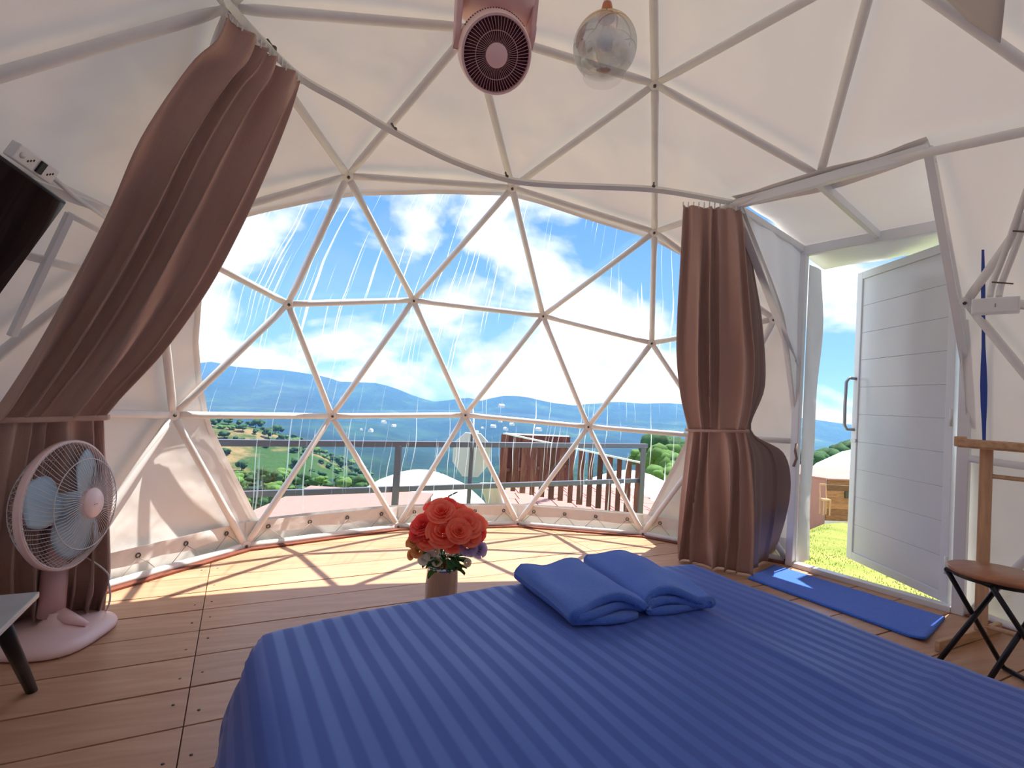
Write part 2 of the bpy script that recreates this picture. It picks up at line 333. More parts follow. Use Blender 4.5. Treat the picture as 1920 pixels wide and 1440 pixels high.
# ------------------------------------------------------------------ dome frame nodes (three-frequency geodesic dome, pentagon at the top)
def azel(a, e): return Vector((math.cos(e) * math.sin(a), math.cos(e) * math.cos(a), math.sin(e)))
EL = math.atan(.5); R_ = math.radians
UPV = [azel(R_(-36 + 72 * k), EL) for k in range(5)]; LOV = [azel(R_(72 * k), -EL) for k in range(5)]; TOPV = Vector((0, 0, 1))
nodes, tris = [], []
def node(v):
    v = v.normalized()
    for i, w in enumerate(nodes):
        if (w - v).length < 1e-3: return i
    nodes.append(v); return len(nodes) - 1
faces = []
for k in range(5):
    a, b = UPV[k], UPV[(k + 1) % 5]; l = LOV[k if False else (k) % 5]
    # LOV[k] lies between UPV[k] and UPV[k+1]
    faces += [(TOPV, a, b), (a, LOV[k], b), (LOV[k - 1], LOV[k], a)]
for A, B, C in faces:
    g = {}
    for i in range(4):
        for j in range(4 - i):
            g[i, j] = node(A * (3 - i - j) + B * i + C * j)
    for i in range(3):
        for j in range(3 - i):
            tris.append((g[i, j], g[i + 1, j], g[i, j + 1]))
            if i + j < 2: tris.append((g[i + 1, j], g[i + 1, j + 1], g[i, j + 1]))
tris = [t for t in tris if min(nodes[i].z for i in t) > -.25]
NP = []
for v in nodes:
    if -.25 < v.z < -.1:
        h = Vector((v.x, v.y, 0)).normalized(); NP.append(Vector((h.x * math.sqrt(RD**2 - .4**2), h.y * math.sqrt(RD**2 - .4**2), .022)))
    else: NP.append(v * RD + O0)
# measured node positions, kept at their own distance
for key in [(652, 330), (960, 352), (1227, 435), (540, 570), (775, 563), (1018, 592), (1222, 643), (325, 778), (622, 780), (872, 778), (1103, 800), (460, 1028), (745, 1000), (970, 990), (1205, 1003), (1228, 158), (430, 15), (1537, 330)]:
    best = None
    for i, P in enumerate(NP):
        if depth(P) < .3 or nodes[i].z < -.25: continue
        x, y = pix(P); dd = math.hypot(x - key[0], y - key[1])
        if best is None or dd < best[0]: best = (dd, i)
    i = best[1]; t = depth(NP[i]); q = at(key[0], key[1], t)
    if NP[i].z < .1: q = Vector((q.x, q.y, .022))
    NP[i] = q
edges = set()
for t in tris:
    for a, b in ((0, 1), (1, 2), (0, 2)): edges.add(tuple(sorted((t[a], t[b]))))
edges = sorted(edges)
used = sorted({i for t in tris for i in t})
# door bay frame of reference: bearing 72 degrees
RHO = Vector((math.sin(R_(72)), math.cos(R_(72)), 0)); TAU = Vector((-math.cos(R_(72)), math.sin(R_(72)), 0))
HWD = .457; RI = 1.49; RO = 2.376; ZI = 2.33; ZO = 2.25
def bay(rho, s, z): return RHO * rho + TAU * s + Vector((0, 0, z))
def in_bay(P, m=0): return P.dot(RHO) > 1.2 and abs(P.dot(TAU)) < HWD - m and P.z < ZI - m

# ------------------------------------------------------------------ floor: subfloor, boards, screws, edge trim
mb = MB()
ring = [Vector((math.cos(2 * PI * k / 60) * 2.47, math.sin(2 * PI * k / 60) * 2.47, 0)) for k in range(60)]
mb.add([p + Vector((0, 0, -.06)) for p in ring] + [p + Vector((0, 0, -.0145)) for p in ring], [tuple(range(60))[::-1], tuple(range(60, 120))] + [(k, (k + 1) % 60, 60 + (k + 1) % 60, 60 + k) for k in range(60)])
mb.box(bay(2.44, 0, -.037), (.24, .93, .045), Matrix((RHO, TAU, Vector((0, 0, 1)))).transposed())
floor = mb.build('floor', M['redwood']); tag(floor, kind='structure')
U = Vector((math.cos(R_(9)), math.sin(R_(9)), 0)); V = Vector((-U.y, U.x, 0))
p0 = Vector((-1.5, 1.08, 0)); v0 = p0.dot(V); u0 = p0.dot(U); PW = .2265
scr = MB()
for i in range(-16, 7):
    a, b = v0 + i * PW + .0035, v0 + (i + 1) * PW - .0035
    lim = 2.46
    if a <= -lim or b >= lim:
        a, b = max(a, -lim + .001), min(b, lim - .001)
        if b - a < .03: continue
    ea, eb = math.sqrt(lim * lim - a * a), math.sqrt(lim * lim - b * b)
    cuts = [-9, u0, u0 + 2.4, 9]
    for c0, c1 in zip(cuts, cuts[1:]):
        x0a, x1a = max(c0 + .0015, -ea), min(c1 - .0015, ea); x0b, x1b = max(c0 + .0015, -eb), min(c1 - .0015, eb)
        if x1a - x0a < .02 and x1b - x0b < .02: continue
        x1a = max(x1a, x0a + .005); x1b = max(x1b, x0b + .005)
        z = random.uniform(-.0008, .0008)
        q = [U * x0a + V * a, U * x1a + V * a, U * x1b + V * b, U * x0b + V * b]
        m = MB().add([p + Vector((0, 0, -.014)) for p in q] + [p + Vector((0, 0, z)) for p in q], [(3, 2, 1, 0), (4, 5, 6, 7), (0, 1, 5, 4), (1, 2, 6, 5), (2, 3, 7, 6), (3, 0, 4, 7)])
        o = m.build('plank', M['plank'], floor, bevel=.0015)
    for cu in cuts[1:3]:
        for sg in (-.035, .035):
            P = U * (cu + sg + random.uniform(-.004, .004)) + V * (a + .45 * (b - a) + random.uniform(-.04, .04))
            if P.length < 2.35: scr.lathe([(0, .0018), (.0045, .0016), (.005, 0)], P, n=8)
tag(scr.build('screws', M['bolt'], floor), kind='stuff')
base = [i for i in used if NP[i].z < .1]
base.sort(key=lambda i: math.atan2(NP[i].x, NP[i].y))
mb = MB()
for k, i in enumerate(base):
    a, b = NP[i], NP[base[(k + 1) % len(base)]]
    if in_bay((a + b) / 2): continue
    n_ = 1
    mb.bar((a.x * .985, a.y * .985, .006), (b.x * .985, b.y * .985, .006), .045, .013)
tag(mb.build('trim_1', M['redwood']), kind='structure')

# ------------------------------------------------------------------ tent skin
def skinpt(v):   # little slack and puckers of the stretched canvas
    d = (v - O0); r = d.length; n = d / r
    w = noise.noise(v * 2.1) * .013 + noise.noise(Vector((v.x * 7, v.y * 7, v.z * 2.2))) * .006
    pk = 0
    return O0 + n * (r + .043 + w)
bm = bmesh.new(); NS = 12
vk = {}
def bv(p):
    k = (round(p.x, 4), round(p.y, 4), round(p.z, 4))
    if k not in vk: vk[k] = bm.verts.new(p)
    return vk[k]
for t in tris:
    A, B, C = [NP[i] for i in t]; rm = ((A - O0).length + (B - O0).length + (C - O0).length) / 3
    g = {}
    for i in range(NS + 1):
        for j in range(NS + 1 - i):
            p = (A * (NS - i - j) + B * i + C * j) / NS
            d = p - O0; bul = (RD - d.length) * .28
            p = p + d.normalized() * bul
            g[i, j] = p
    for i in range(NS):
        for j in range(NS - i):
            try: bm.faces.new((bv(g[i, j]), bv(g[i + 1, j]), bv(g[i, j + 1])))
            except ValueError: pass
            if i + j < NS - 1:
                try: bm.faces.new((bv(g[i + 1, j]), bv(g[i + 1, j + 1]), bv(g[i, j + 1])))
                except ValueError: pass
for v in bm.verts:
    z = v.co.z; v.co = skinpt(v.co)
    if z < .05: v.co.z = .002
def cut(co, no, sel=None):
    geom = list(bm.verts) + list(bm.edges) + list(bm.faces)
    if sel: 
        fs = [f for f in bm.faces if sel(f.calc_center_median())]
        es = {e for f in fs for e in f.edges}; vs = {v for f in fs for v in f.verts}; geom = fs + list(es) + list(vs)
    bmesh.ops.bisect_plane(bm, geom=geom, plane_co=co, plane_no=no, dist=1e-5)
# door bay opening
bs = lambda c: c.dot(RHO) > 1.0 and abs(c.dot(TAU)) < 1.0
for s in (HWD, -HWD): cut(TAU * s, TAU, bs)
cut(Vector((0, 0, ZI)), Vector((0, 0, 1)), bs)
bmesh.ops.delete(bm, geom=[f for f in bm.faces if in_bay(f.calc_center_median())], context='FACES')
# window outline: each pair of neighbouring outline points and the dome centre give a cutting plane; the sill is level
wp = [(455, 409), (560, 368), (650, 350), (957, 374), (1100, 400), (1215, 440), (1277, 478), (1302, 620), (1284, 830), (1216, 962)]
wl = [(480, 962), (400, 800), (371, 640), (380, 540)]
P3 = [at(x, y, sph(x, y, 2.5)) for x, y in wp]; Q3 = [at(x, y, sph(x, y, 2.5)) for x, y in wl]
pl = []
cen = at(800, 650, sph(800, 650, 2.5))
chain = P3; 
loop = Q3 + P3
for a, b in list(zip(loop, loop[1:])):
    n = (a - O0).cross(b - O0).normalized()
    if n.dot(cen - O0) < 0: n = -n
    pl.append((O0.copy(), n))
pl.append((Vector((0, 0, .175)), Vector((0, 0, 1))))
ws = lambda c: c.y > .7 and c.z < 2.7
for co, no in pl: cut(co, no, ws)
def in_win(c): return c.y > .9 and all((c - co).dot(no) > 0 for co, no in pl)
win = [f for f in bm.faces if in_win(f.calc_center_median())]
def take(fs, inv=False):
    mb = MB(); idx = {}
    for f in fs:
        ff = []
        for v in f.verts:
            if v.index not in idx: idx[v.index] = len(mb.v); mb.v.append(tuple(v.co))
            ff.append(idx[v.index])
        mb.f.append(tuple(ff)); mb.sm.append(True)
    return mb
bm.verts.index_update(); bm.verts.ensure_lookup_table()
ws_ = set(win)
film = take(win).build('window_1', M['film']); tag(film, kind='structure')
skin = take([f for f in bm.faces if f not in ws_])
wall = skin.build('wall_tent', M['canvas']); tag(wall, kind='structure')
# window hem: the welded double edge of the canvas
hb = {}
for f in win:
    for e in f.edges:
        if any(g not in ws_ for g in e.link_faces): hb[e] = f
mbh = MB()
for e in hb:
    a, b = e.verts[0].co, e.verts[1].co
    mid = (a + b) / 2; out = (mid - cen); nrm = (mid - O0).normalized(); out = (out - nrm * out.dot(nrm))
    def o2(p):
        d = p - cen; n = (p - O0).normalized(); d = (d - n * d.dot(n)).normalized(); return p + d * .028 - n * .004
    mbh.add([a - (a - O0).normalized() * .004, b - (b - O0).normalized() * .004, o2(b), o2(a)], [(0, 1, 2, 3)])
mbh.build('window_hem', M['canvas'], film)
bm.free()

# roof vent patch high on the right: three-cornered flap of darker cloth
vp = [(1745, -45), (1895, -30), (1882, 86)]
vv = [at(x, y, sph(x, y, 2.47)) for x, y in vp]; c_ = sum(vv, Vector()) / 3
g = []
mb = MB(); n_ = 6; ix = {}
for i in range(n_ + 1):
    for j in range(n_ + 1 - i):
        p = (vv[0] * (n_ - i - j) + vv[1] * i + vv[2] * j) / n_; d = p - O0
        ix[i, j] = len(mb.v); mb.v.append(tuple(O0 + d.normalized() * min(d.length + .02, 2.44)))
for i in range(n_):
    for j in range(n_ - i):
        mb.f.append((ix[i, j], ix[i + 1, j], ix[i, j + 1])); mb.sm.append(True)
        if i + j < n_ - 1: mb.f.append((ix[i + 1, j], ix[i + 1, j + 1], ix[i, j + 1])); mb.sm.append(True)
M['vent'] = mat('vent_mesh', (.60, .55, .51), .8)
mb.build('roof_vent', M['vent'], wall, solid=.004)

# lower hem flap of the canvas with eyelets and lacing down to the base tubes
eye, lace = [], []
for k, i in enumerate(base):
    a, b = NP[i], NP[base[(k + 1) % len(base)]]
    mid = (a + b) / 2
    if mid.y < .3 or in_bay(mid): continue
    L = (b - a).length; n = round(L / .27); d = (b - a) / n
    nv = Vector((mid.x, mid.y, 0)).normalized()
    fl = MB(); cols = 16
    up_ = .012
    for q in range(cols + 1):
        p = a + (b - a) * (q / cols); w = .003 * math.sin(q * 2.1 + k)
        lo = .088 + .006 * math.sin(q * 1.3 + k); hi = .168
        fl.v += [(p.x + nv.x * (.020 + w), p.y + nv.y * (.020 + w), lo), (p.x + nv.x * (.023 + w), p.y + nv.y * (.023 + w), (lo + hi) / 2), (p.x + nv.x * (.027), p.y + nv.y * (.027), hi)]
    for q in range(cols):
        for r in range(2): fl.f.append((q * 3 + r, q * 3 + 3 + r, q * 3 + 4 + r, q * 3 + 1 + r)); fl.sm.append(False)
    fl.build('hem_flap', M['canvas'], wall, solid=.003)
    for q in range(n):
        p = a + d * (q + .5) + nv * .018; p.z = .125
        e_ = MB(); tang = d.normalized()
        rp = [p + tang * (.011 * math.cos(x)) + Vector((0, 0, .011 * math.sin(x))) for x in [2 * PI * z / 14 for z in range(14)]]
        e_.tube(rp, .0035, 6, closed=True); e_.build('eyelet', M['bolt'], wall)
        lc = MB()
        for sg in (-1, 1):
            bt = p + d * (.32 * sg) - nv * .016; bt.z = .042; b2 = bt + nv * .03 - Vector((0, 0, .03))
            lc.tube([p + Vector((0, 0, -.009)) - nv * .004, (p + bt) / 2 - nv * .006, bt, b2], .0019, 5)
        lc.build('lacing_cord', M['rope'], wall)

# ------------------------------------------------------------------ dome frame: tubes with flattened, bolted ends
frame = root('dome_skeleton', (0, 0, 0), 'white tubular steel geodesic frame carrying the tent canvas and window film', 'frame')
def strut(mb, a, b, r=.0205, fa=True, fb=True):
    d = (b - a); L = d.length; d = d.normalized(); rad = ((a + b) / 2 - O0).normalized()
    ts, rs = [], []
    def prof(first):
        return [(.012, (.005, .019)), (.05, (.005, .021)), (.085, (.014, .022)), (.13, (r, r))]
    for x, rr_ in (prof(1) if fa else [(0, (r, r))]): ts.append(x); rs.append(rr_)
    tail = [(L - x, rr_) for x, rr_ in (prof(0)[::-1] if fb else [(0, (r, r))])]
    for x, rr_ in tail: ts.append(x); rs.append(rr_)
    return mb.tube([a + d * x for x in ts], rs, 12, flat=(rad,))
def inview(P, m=250):
    if depth(P) < .2: return False
    x, y = pix(P); return -m < x < 1920 + m and -m < y < 1440 + m
segs = []
for i, j in edges:
    a, b = NP[i], NP[j]
    pts = [a.lerp(b, q / 60) for q in range(61)]
    ok = [not in_bay(p, -.02) or p.z > ZI - .06 for p in pts]
    if not any(inview(p) for p in pts): continue
    runs = []; st = None
    for q, o in enumerate(ok + [False]):
        if o and st is None: st = q
        if not o and st is not None: runs.append((st, q - 1)); st = None
    for s0, s1 in runs:
        if s1 - s0 < 15: continue
        if s0 == 0 and s1 == 60: segs.append((a, b, True, True, i, j))
        else: segs.append((pts[s0], pts[s1], s0 == 0, s1 == 60, i, j))
live = set()
for a, b, fa, fb, i, j in segs:
    o = strut(MB(), a, b, .0205, fa, fb).build('strut', M['white'], frame)
    if fa: live.add(i)
    if fb: live.add(j)
for i in live:
    if not inview(NP[i], 40): continue
    P = NP[i]; n = (O0 - P).normalized()
    if P.z < .1: n = Vector((-P.x, -P.y, 0)).normalized()
    mb = MB().lathe([(.030, -.004), (.030, .009), (.026, .011), (0, .011)], P, n, 16, False)
    o = mb.build('hub_plate', M['white'], frame)
    MB().lathe([(.009, .010), (.009, .018), (.005, .021), (0, .021)], P, n, 6, False).build('bolt', M['bolt'], o)

# ------------------------------------------------------------------ door bay: header tubes, posts, canvas cheeks and lid
bayf = root('door_1', bay(2.376, 0, 0), None, None); del bayf['base']; bayf['base'] = tuple(bay(2.376, 0, 0))
tag(bayf, kind='structure')
hl, hr = bay(RI - .02, HWD + .015, ZI), bay(RI - .02, -HWD - .02, ZI)
pl_, pr_ = bay(RO, HWD, ZO), bay(RO, -HWD, ZO)
MB().bar(hl, hr, .04, .055).build('inner_header', M['alu'], bayf, bevel=.004)
MB().bar(pl_ + Vector((0, 0, -.01)), pr_ + Vector((0, 0, -.01)), .05, .07).build('outer_header', M['alu'], bayf, bevel=.004)
MB().bar(bay(RO, HWD, 0), bay(RO, HWD, ZO), .05, .055, up=RHO).build('post', M['alu'], bayf, bevel=.004)
MB().bar(bay(RO, -HWD, 0), bay(RO, -HWD, ZO), .055, .06, up=RHO).build('post', M['alu'], bayf, bevel=.004)
MB().bar(bay(RO, HWD - .03, .016), bay(RO, -HWD + .03, .016), .07, .034).build('threshold', M['alu'], bayf, bevel=.003)
Tn = min(used, key=lambda i: (NP[i] - bay(1.5, 0, 2.42)).length)
MB().bar(hl + TAU * .01, pl_, .03, .045).build('rafter', M['alu'], bayf, bevel=.003)
MB().bar(bay(RI - .02, 0, ZI), bay(RO, 0, ZO), .03, .05).build('rafter', M['alu'], bayf, bevel=.003)
MB().bar(hr, pr_, .03, .045).build('rafter', M['alu'], bayf, bevel=.003)
# diagonal braces from the inner header to the posts
bl = [(1398, 400), (1425, 600), (1472, 690)]
pB = bay(RO - .03, HWD + .01, 1.42)
b1 = MB(); b1.bar(hl - Vector((0, 0, .02)), pB, .012, .05, up=TAU); b1.build('brace', M['alu'], bayf, bevel=.002)
pB2 = bay(RO - .03, -HWD - .01, 1.32)
b1 = MB(); b1.bar(hr - Vector((0, 0, .01)), pB2, .012, .036, up=TAU); b1.build('brace', M['alu'], bayf, bevel=.002)
for p_, q_ in ((hl, pB), (hr, pB2)):
    for c0 in (.03, .97):
        c = p_.lerp(q_, c0); MB().lathe([(.010, -.016), (.010, .016), (0, .016)], c, TAU, 6, False).build('bolt', M['bolt'], bayf)
def cheek(s, name):
    mb = MB(); nr, nz = 14, 26; rows = []
    for iz in range(nz + 1):
        z = .0 + (ZI) * iz / nz
        r_in = math.sqrt(max(RD**2 - (z - CZ)**2 - s * s, .1)) * 1.0 + .0
        r_in = min(r_in, RO - .0)
        zo_ = z
        for ir in range(nr + 1):
            f = ir / nr; rr = r_in + (RO - r_in) * f
            zz_ = min(z, ZI - (ZI - ZO) * max(0, (rr - RI)) / (RO - RI)) if iz == nz else z * (1 - (ZI - ZO) / ZI * max(0, (rr - RI)) / (RO - RI))
            w = .012 * math.sin(rr * 22 + z * 3) * f * (1 - f) * 3 + .01 * noise.noise(Vector((rr * 5, z * 3, s)))
            mb.v.append(tuple(bay(rr, s * 1.0 + (w + .008) * (1 if s > 0 else -1), zz_)))
    for iz in range(nz):
        for ir in range(nr):
            a = iz * (nr + 1) + ir; mb.f.append((a, a + 1, a + nr + 2, a + nr + 1)); mb.sm.append(True)
    tag(mb.build(name, M['canvas2']), kind='structure')
cheek(HWD, 'wall_porch_left'); cheek(-HWD, 'wall_porch_right')
mb = MB(); n1_, n2_ = 12, 12
for i in range(n1_ + 1):
    for j in range(n2_ + 1):
        f, s = i / n1_, (HWD + .02) * (1 - 2 * j / n2_)
        rr = RI + (RO + .05 - RI) * f
        if i == 0: rr = RI - .06
        w = .02 * noise.noise(Vector((rr * 4, s * 5, 3))) - .02 * math.sin(PI * f) * math.cos(s * 6) * 1.0
        mb.v.append(tuple(bay(rr, s, ZI + (ZO - ZI) * f + .038 - .018 * f ** 3 + w * (1 - f ** 4))))
for i in range(n1_):
    for j in range(n2_):
        a = i * (n2_ + 1) + j; mb.f.append((a, a + 1, a + n2_ + 2, a + n2_ + 1)); mb.sm.append(True)
tag(mb.build('ceiling_porch', M['canvas']), kind='structure')
# short canvas awning standing out over the doorway
mb = MB()
for i in range(9):
    for j in range(13):
        f, q = i / 8, j / 12; mb.v.append(tuple(bay(RO + .03 + .42 * f, (HWD + .04) * (1 - 2 * q), ZO + .012 - .05 * f - .02 * math.sin(PI * f) + .006 * math.sin(q * 19 + f * 4) + .008 * noise.noise(Vector((f * 5, q * 7, 0))))))
for i in range(8):
    for j in range(12): a = i * 13 + j; mb.f.append((a, a + 1, a + 14, a + 13)); mb.sm.append(True)
mb.build('awning', M['canvas2'], bayf, solid=.002)
# clear and white flap hanging outside the left post
mb = MB(); nn_ = 24
for i in range(nn_ + 1):
    z = .02 + 2.12 * i / nn_
    for j in range(7):
        f = j / 6; rr = RO + .03 + f * (.21 + .015 * math.sin(z * 5)); w = .008 * math.sin(z * 7 + f * 5) + .012 * f * math.sin(z * 2.2 + 1)
        mb.v.append(tuple(bay(rr - .02, HWD - .036 + w * f, z)))
for i in range(nn_):
    for j in range(6):
        a = i * 7 + j; mb.f.append((a, a + 1, a + 8, a + 7)); mb.sm.append(True)
o = mb.build('side_flap', M['canvas2'], bayf)
# small tie strap on the left post
mb = MB(); q = bay(RO - .03, HWD - .02, .86)
mb.tube([q, q + Vector((-.02, -.01, -.05)), q + Vector((-.01, -.015, -.10)), q + Vector((-.02, 0, -.16))], .009, 6)
mb.build('tie_strap', M['lining'], bayf)
# blue tarp strip showing in the gap between the right post and the canvas
mb = MB()
for i in range(15):
    y = 468 + 510 * i / 14; w = (5 + 9 * math.sin(i / 14 * PI) * (.6 + .4 * math.sin(i * 1.1))) ; xc = 1843 + (y - 468) * .006
    for j in range(3): x = xc - w / 2 + w * j / 2; mb.v.append(tuple(at(x, y, sph(x, y, 2.475))))
for i in range(14):
    for j in range(2): a = i * 3 + j; mb.f.append((a, a + 1, a + 4, a + 3)); mb.sm.append(True)
mb.build('tarp_strip', M['tarp'], bayf)

# door leaf, swung outwards on the right post
leaf = root('door_leaf', bay(RO + .03, -HWD + .05, 0), 'white aluminium framed door leaf standing open onto the lawn', 'door')
H0 = bay(RO + .04, -HWD + .045, 0); Fp = on(1592, 1045, .03); Fp.z = 0
dl = (Fp - H0); LW = dl.length; dl.normalize(); dn_ = Vector((dl.y, -dl.x, 0))
ML = Matrix((dl, dn_, Vector((0, 0, 1)))).transposed()
HT = pix
zt = 2.16
def lbox(u0_, u1_, z0_, z1_, th, off=0): return H0 + dl * ((u0_ + u1_) / 2) + Vector((0, 0, (z0_ + z1_) / 2)) + dn_ * off, (u1_ - u0_, th, z1_ - z0_), ML
fw_ = .055
for u0_, u1_, z0_, z1_ in ((0, fw_, .03, zt), (LW - fw_, LW, .03, zt), (fw_, LW - fw_, .03, .03 + fw_), (fw_, LW - fw_, zt - fw_, zt)):
    MB().box(*lbox(u0_, u1_, z0_, z1_, .045)).build('door_rail' if u1_ - u0_ > .1 else 'stile', M['alu'], leaf, bevel=.003)
npn = 10
MB().box(*lbox(fw_ - .01, LW - fw_ + .01, .03 + fw_ - .01, zt - fw_ + .01, .010)).build('core', M['alu'], leaf)
for k in range(npn):
    a = .03 + fw_ + (zt - .03 - 2 * fw_) * k / npn; b = .03 + fw_ + (zt - .03 - 2 * fw_) * (k + 1) / npn
    MB().box(*lbox(fw_, LW - fw_, a + .0008, b - .0008, .022)).build('panel', M['panel'], leaf, bevel=.002)
# pull handle: bent bar standing off the free stile (seen edge-on from indoors)
q = H0 + dl * (LW - .03); pts = []
z0_, z1_ = .98, 1.36
for sg in (-1, 1):
    mb = MB(); o_ = dn_ * (.02 * sg)
    k_ = dn_ * sg
    mb.tube([q + k_ * .02 + Vector((0, 0, z1_)), q + k_ * .075 + Vector((0, 0, z1_ + .002)), q + k_ * .095 + Vector((0, 0, z1_ - .03)), q + k_ * .098 + Vector((0, 0, (z0_ + z1_) / 2)), q + k_ * .095 + Vector((0, 0, z0_ + .03)), q + k_ * .075 + Vector((0, 0, z0_)), q + k_ * .02 + Vector((0, 0, z0_))], .011, 10)
    mb.build('pull_handle', M['steel'], leaf)
MB().box(q + Vector((0, 0, .90)) , (.05, .06, .03), ML).build('latch', M['rail'], leaf, bevel=.003)
for z in (.25, 1.1, 1.9):
    MB().tube([H0 + Vector((0, 0, z - .05)) - dn_ * .03, H0 + Vector((0, 0, z + .05)) - dn_ * .03], .011, 8).build('hinge', M['rail'], leaf)
tag(leaf, kind='thing')

# ------------------------------------------------------------------ curtain track
trk = [on(x, y, 2.34) for x, y in ((405, -60), (420, -10), (435, 15), (500, 85), (565, 147), (650, 195), (740, 248), (850, 302), (950, 336), (1030, 346), (1125, 350), (1225, 355), (1310, 368), (1392, 384))]
def crom(P, n):
    out = []
    for i in range(len(P) - 1):
        a, b, c, d = P[max(i - 1, 0)], P[i], P[i + 1], P[min(i + 2, len(P) - 1)]
        for k in range(n):
            t = k / n; out.append(.5 * ((2 * b) + (c - a) * t + (2 * a - 5 * b + 4 * c - d) * t * t + (3 * b - a - 3 * c + d) * t ** 3))
    out.append(P[-1]); return out
tp = crom(trk, 5); tp = [Vector((p.x, p.y, 2.34)) for p in tp]
track = root('curtain_track', tuple(tp[0]), 'bent metal curtain rail arching across the tent above the window', 'curtain rail')
mb = MB().tube(tp, [(.020, .015)] * len(tp), 4, smooth=False, flat=((0, 0, 1),)); mb.build('rail', M['rail'], track)
for x, y in ((520, 95), (740, 240), (957, 330), (1225, 348), (1380, 380)):
    q = min(tp, key=lambda p: math.hypot(pix(p)[0] - x, pix(p)[1] - y)); up = q + Vector((q.x * .02, q.y * .02, .05))
    MB().tube([q, q + Vector((0, 0, .012)), up], .006, 6).lathe([(.011, -.003), (.011, .012), (0, .012)], q + Vector((0, 0, .01)), (0, 0, 1), 8, False).build('bracket', M['bolt'], track)
# ------------------------------------------------------------------ outdoors: far ranges, valley, near hill, slope
FH = Vector((FW.x, FW.y, 0)).normalized(); RH = Vector((FH.y, -FH.x, 0))
def interp(x, pts):
    if x <= pts[0][0]: return pts[0][1]
    for (a, ya), (b, yb) in zip(pts, pts[1:]):
        if x <= b:
            f = (x - a) / (b - a); return ya + (yb - ya) * f
    return pts[-1][1]
SIL = [(-1200, 640), (-400, 650), (100, 690), (370, 681), (400, 678), (440, 687), (480, 691), (520, 692), (560, 698), (600, 704), (640, 716), (680, 717), (705, 718), (740, 727), (780, 744), (812, 753), (850, 750), (872, 744), (905, 752), (930, 744), (955, 741), (985, 744), (1010, 750), (1040, 756), (1080, 760), (1120, 756), (1160, 753), (1200, 757), (1240, 755), (1280, 758), (1400, 768), (1515, 785), (1560, 791), (1600, 797), (1900, 790), (3000, 760)]
def hmat(name, ramp, scale, bump=.8):
    m = bpy.data.materials.new(name); m.use_nodes = True; t = m.node_tree; b = t.nodes['Principled BSDF']; b.inputs['Roughness'].default_value = .95; b.inputs['Specular IOR Level'].default_value = .1
    tcn = N(t, 'ShaderNodeTexCoord'); nn = N(t, 'ShaderNodeTexNoise'); nn.inputs['Scale'].default_value = scale; nn.inputs['Detail'].default_value = 9; nn.inputs['Roughness'].default_value = .62
    t.links.new(tcn.outputs['Object'], nn.inputs['Vector']); cr = N(t, 'ShaderNodeValToRGB'); els = cr.color_ramp.elements
    els[0].position, els[0].color = ramp[0][0], ramp[0][1] + (1,); els[1].position, els[1].color = ramp[-1][0], ramp[-1][1] + (1,)
    for p, c in ramp[1:-1]: x = els.new(p); x.color = c + (1,)
    t.links.new(nn.outputs[0], cr.inputs[0]); t.links.new(cr.outputs[0], b.inputs['Base Color'])
    n2_ = N(t, 'ShaderNodeTexNoise'); n2_.inputs['Scale'].default_value = scale * 9; n2_.inputs['Detail'].default_value = 5; t.links.new(tcn.outputs['Object'], n2_.inputs['Vector'])
    bp = N(t, 'ShaderNodeBump'); bp.inputs['Strength'].default_value = bump; bp.inputs['Distance'].default_value = 1 / scale * .05; t.links.new(n2_.outputs[0], bp.inputs['Height']); t.links.new(bp.outputs[0], b.inputs['Normal'])
    return m
M['forest'] = hmat('forested_slopes', [(.3, (.010, .030, .036)), (.52, (.018, .05, .045)), (.62, (.03, .08, .045)), (.72, (.10, .13, .08))], .012)
M['hill'] = hmat('hill_grass_and_earth', [(.35, (.03, .09, .03)), (.5, (.04, .085, .03)), (.58, (.20, .16, .08)), (.7, (.30, .21, .12))], .05)
M['lawn'] = hmat('sunlit_lawn', [(.3, (.15, .20, .04)), (.5, (.22, .25, .06)), (.7, (.28, .28, .09))], 1.1)
tl = [(2600, -.5), (1500, .12), (1200, 0), (1080, .10), (900, .22), (720, .36), (560, .45), (420, .56), (300, .66), (210, .76), (140, .86), (90, .95), (60, 1.05)]
mb = MB(); xs = list(range(-1100, 2900, 22)); fine = []
for (a, fa), (b, fb) in zip(tl, tl[1:]):
    for k in range(5): fine.append((a * (b / a) ** (k / 5), fa + (fb - fa) * k / 5))
fine.append(tl[-1])
for t_, f_ in fine:
    for x in xs:
        ys = interp(x, SIL); yb = 925 + (x - 785) * .06 + (25 if x > 1450 else 0)
        y = ys + (yb - ys) * f_ if f_ >= 0 else ys + 160
        if t_ > 1250: y = ys + 40 * (t_ - 1200) / 300
        P = at(x, y, t_); env = min(1, max(0, (1150 - t_) / 400)) if t_ > 700 else 1
        P.z += (noise.fractal(Vector((P.x * .006, P.y * .006, 1.3)), 1, 2, 6) * t_ * .022 * env + noise.noise(Vector((P.x * .03, P.y * .03, 5))) * t_ * .0022 * (1 if t_ < 1190 else .4))
        mb.v.append(tuple(P))
nx = len(xs)
for i in range(len(fine) - 1):
    for j in range(nx - 1):
        a = i * nx + j; mb.f.append((a, a + nx, a + nx + 1, a + 1)); mb.sm.append(True)
tag(mb.build('mountains', M['forest']), kind='structure')
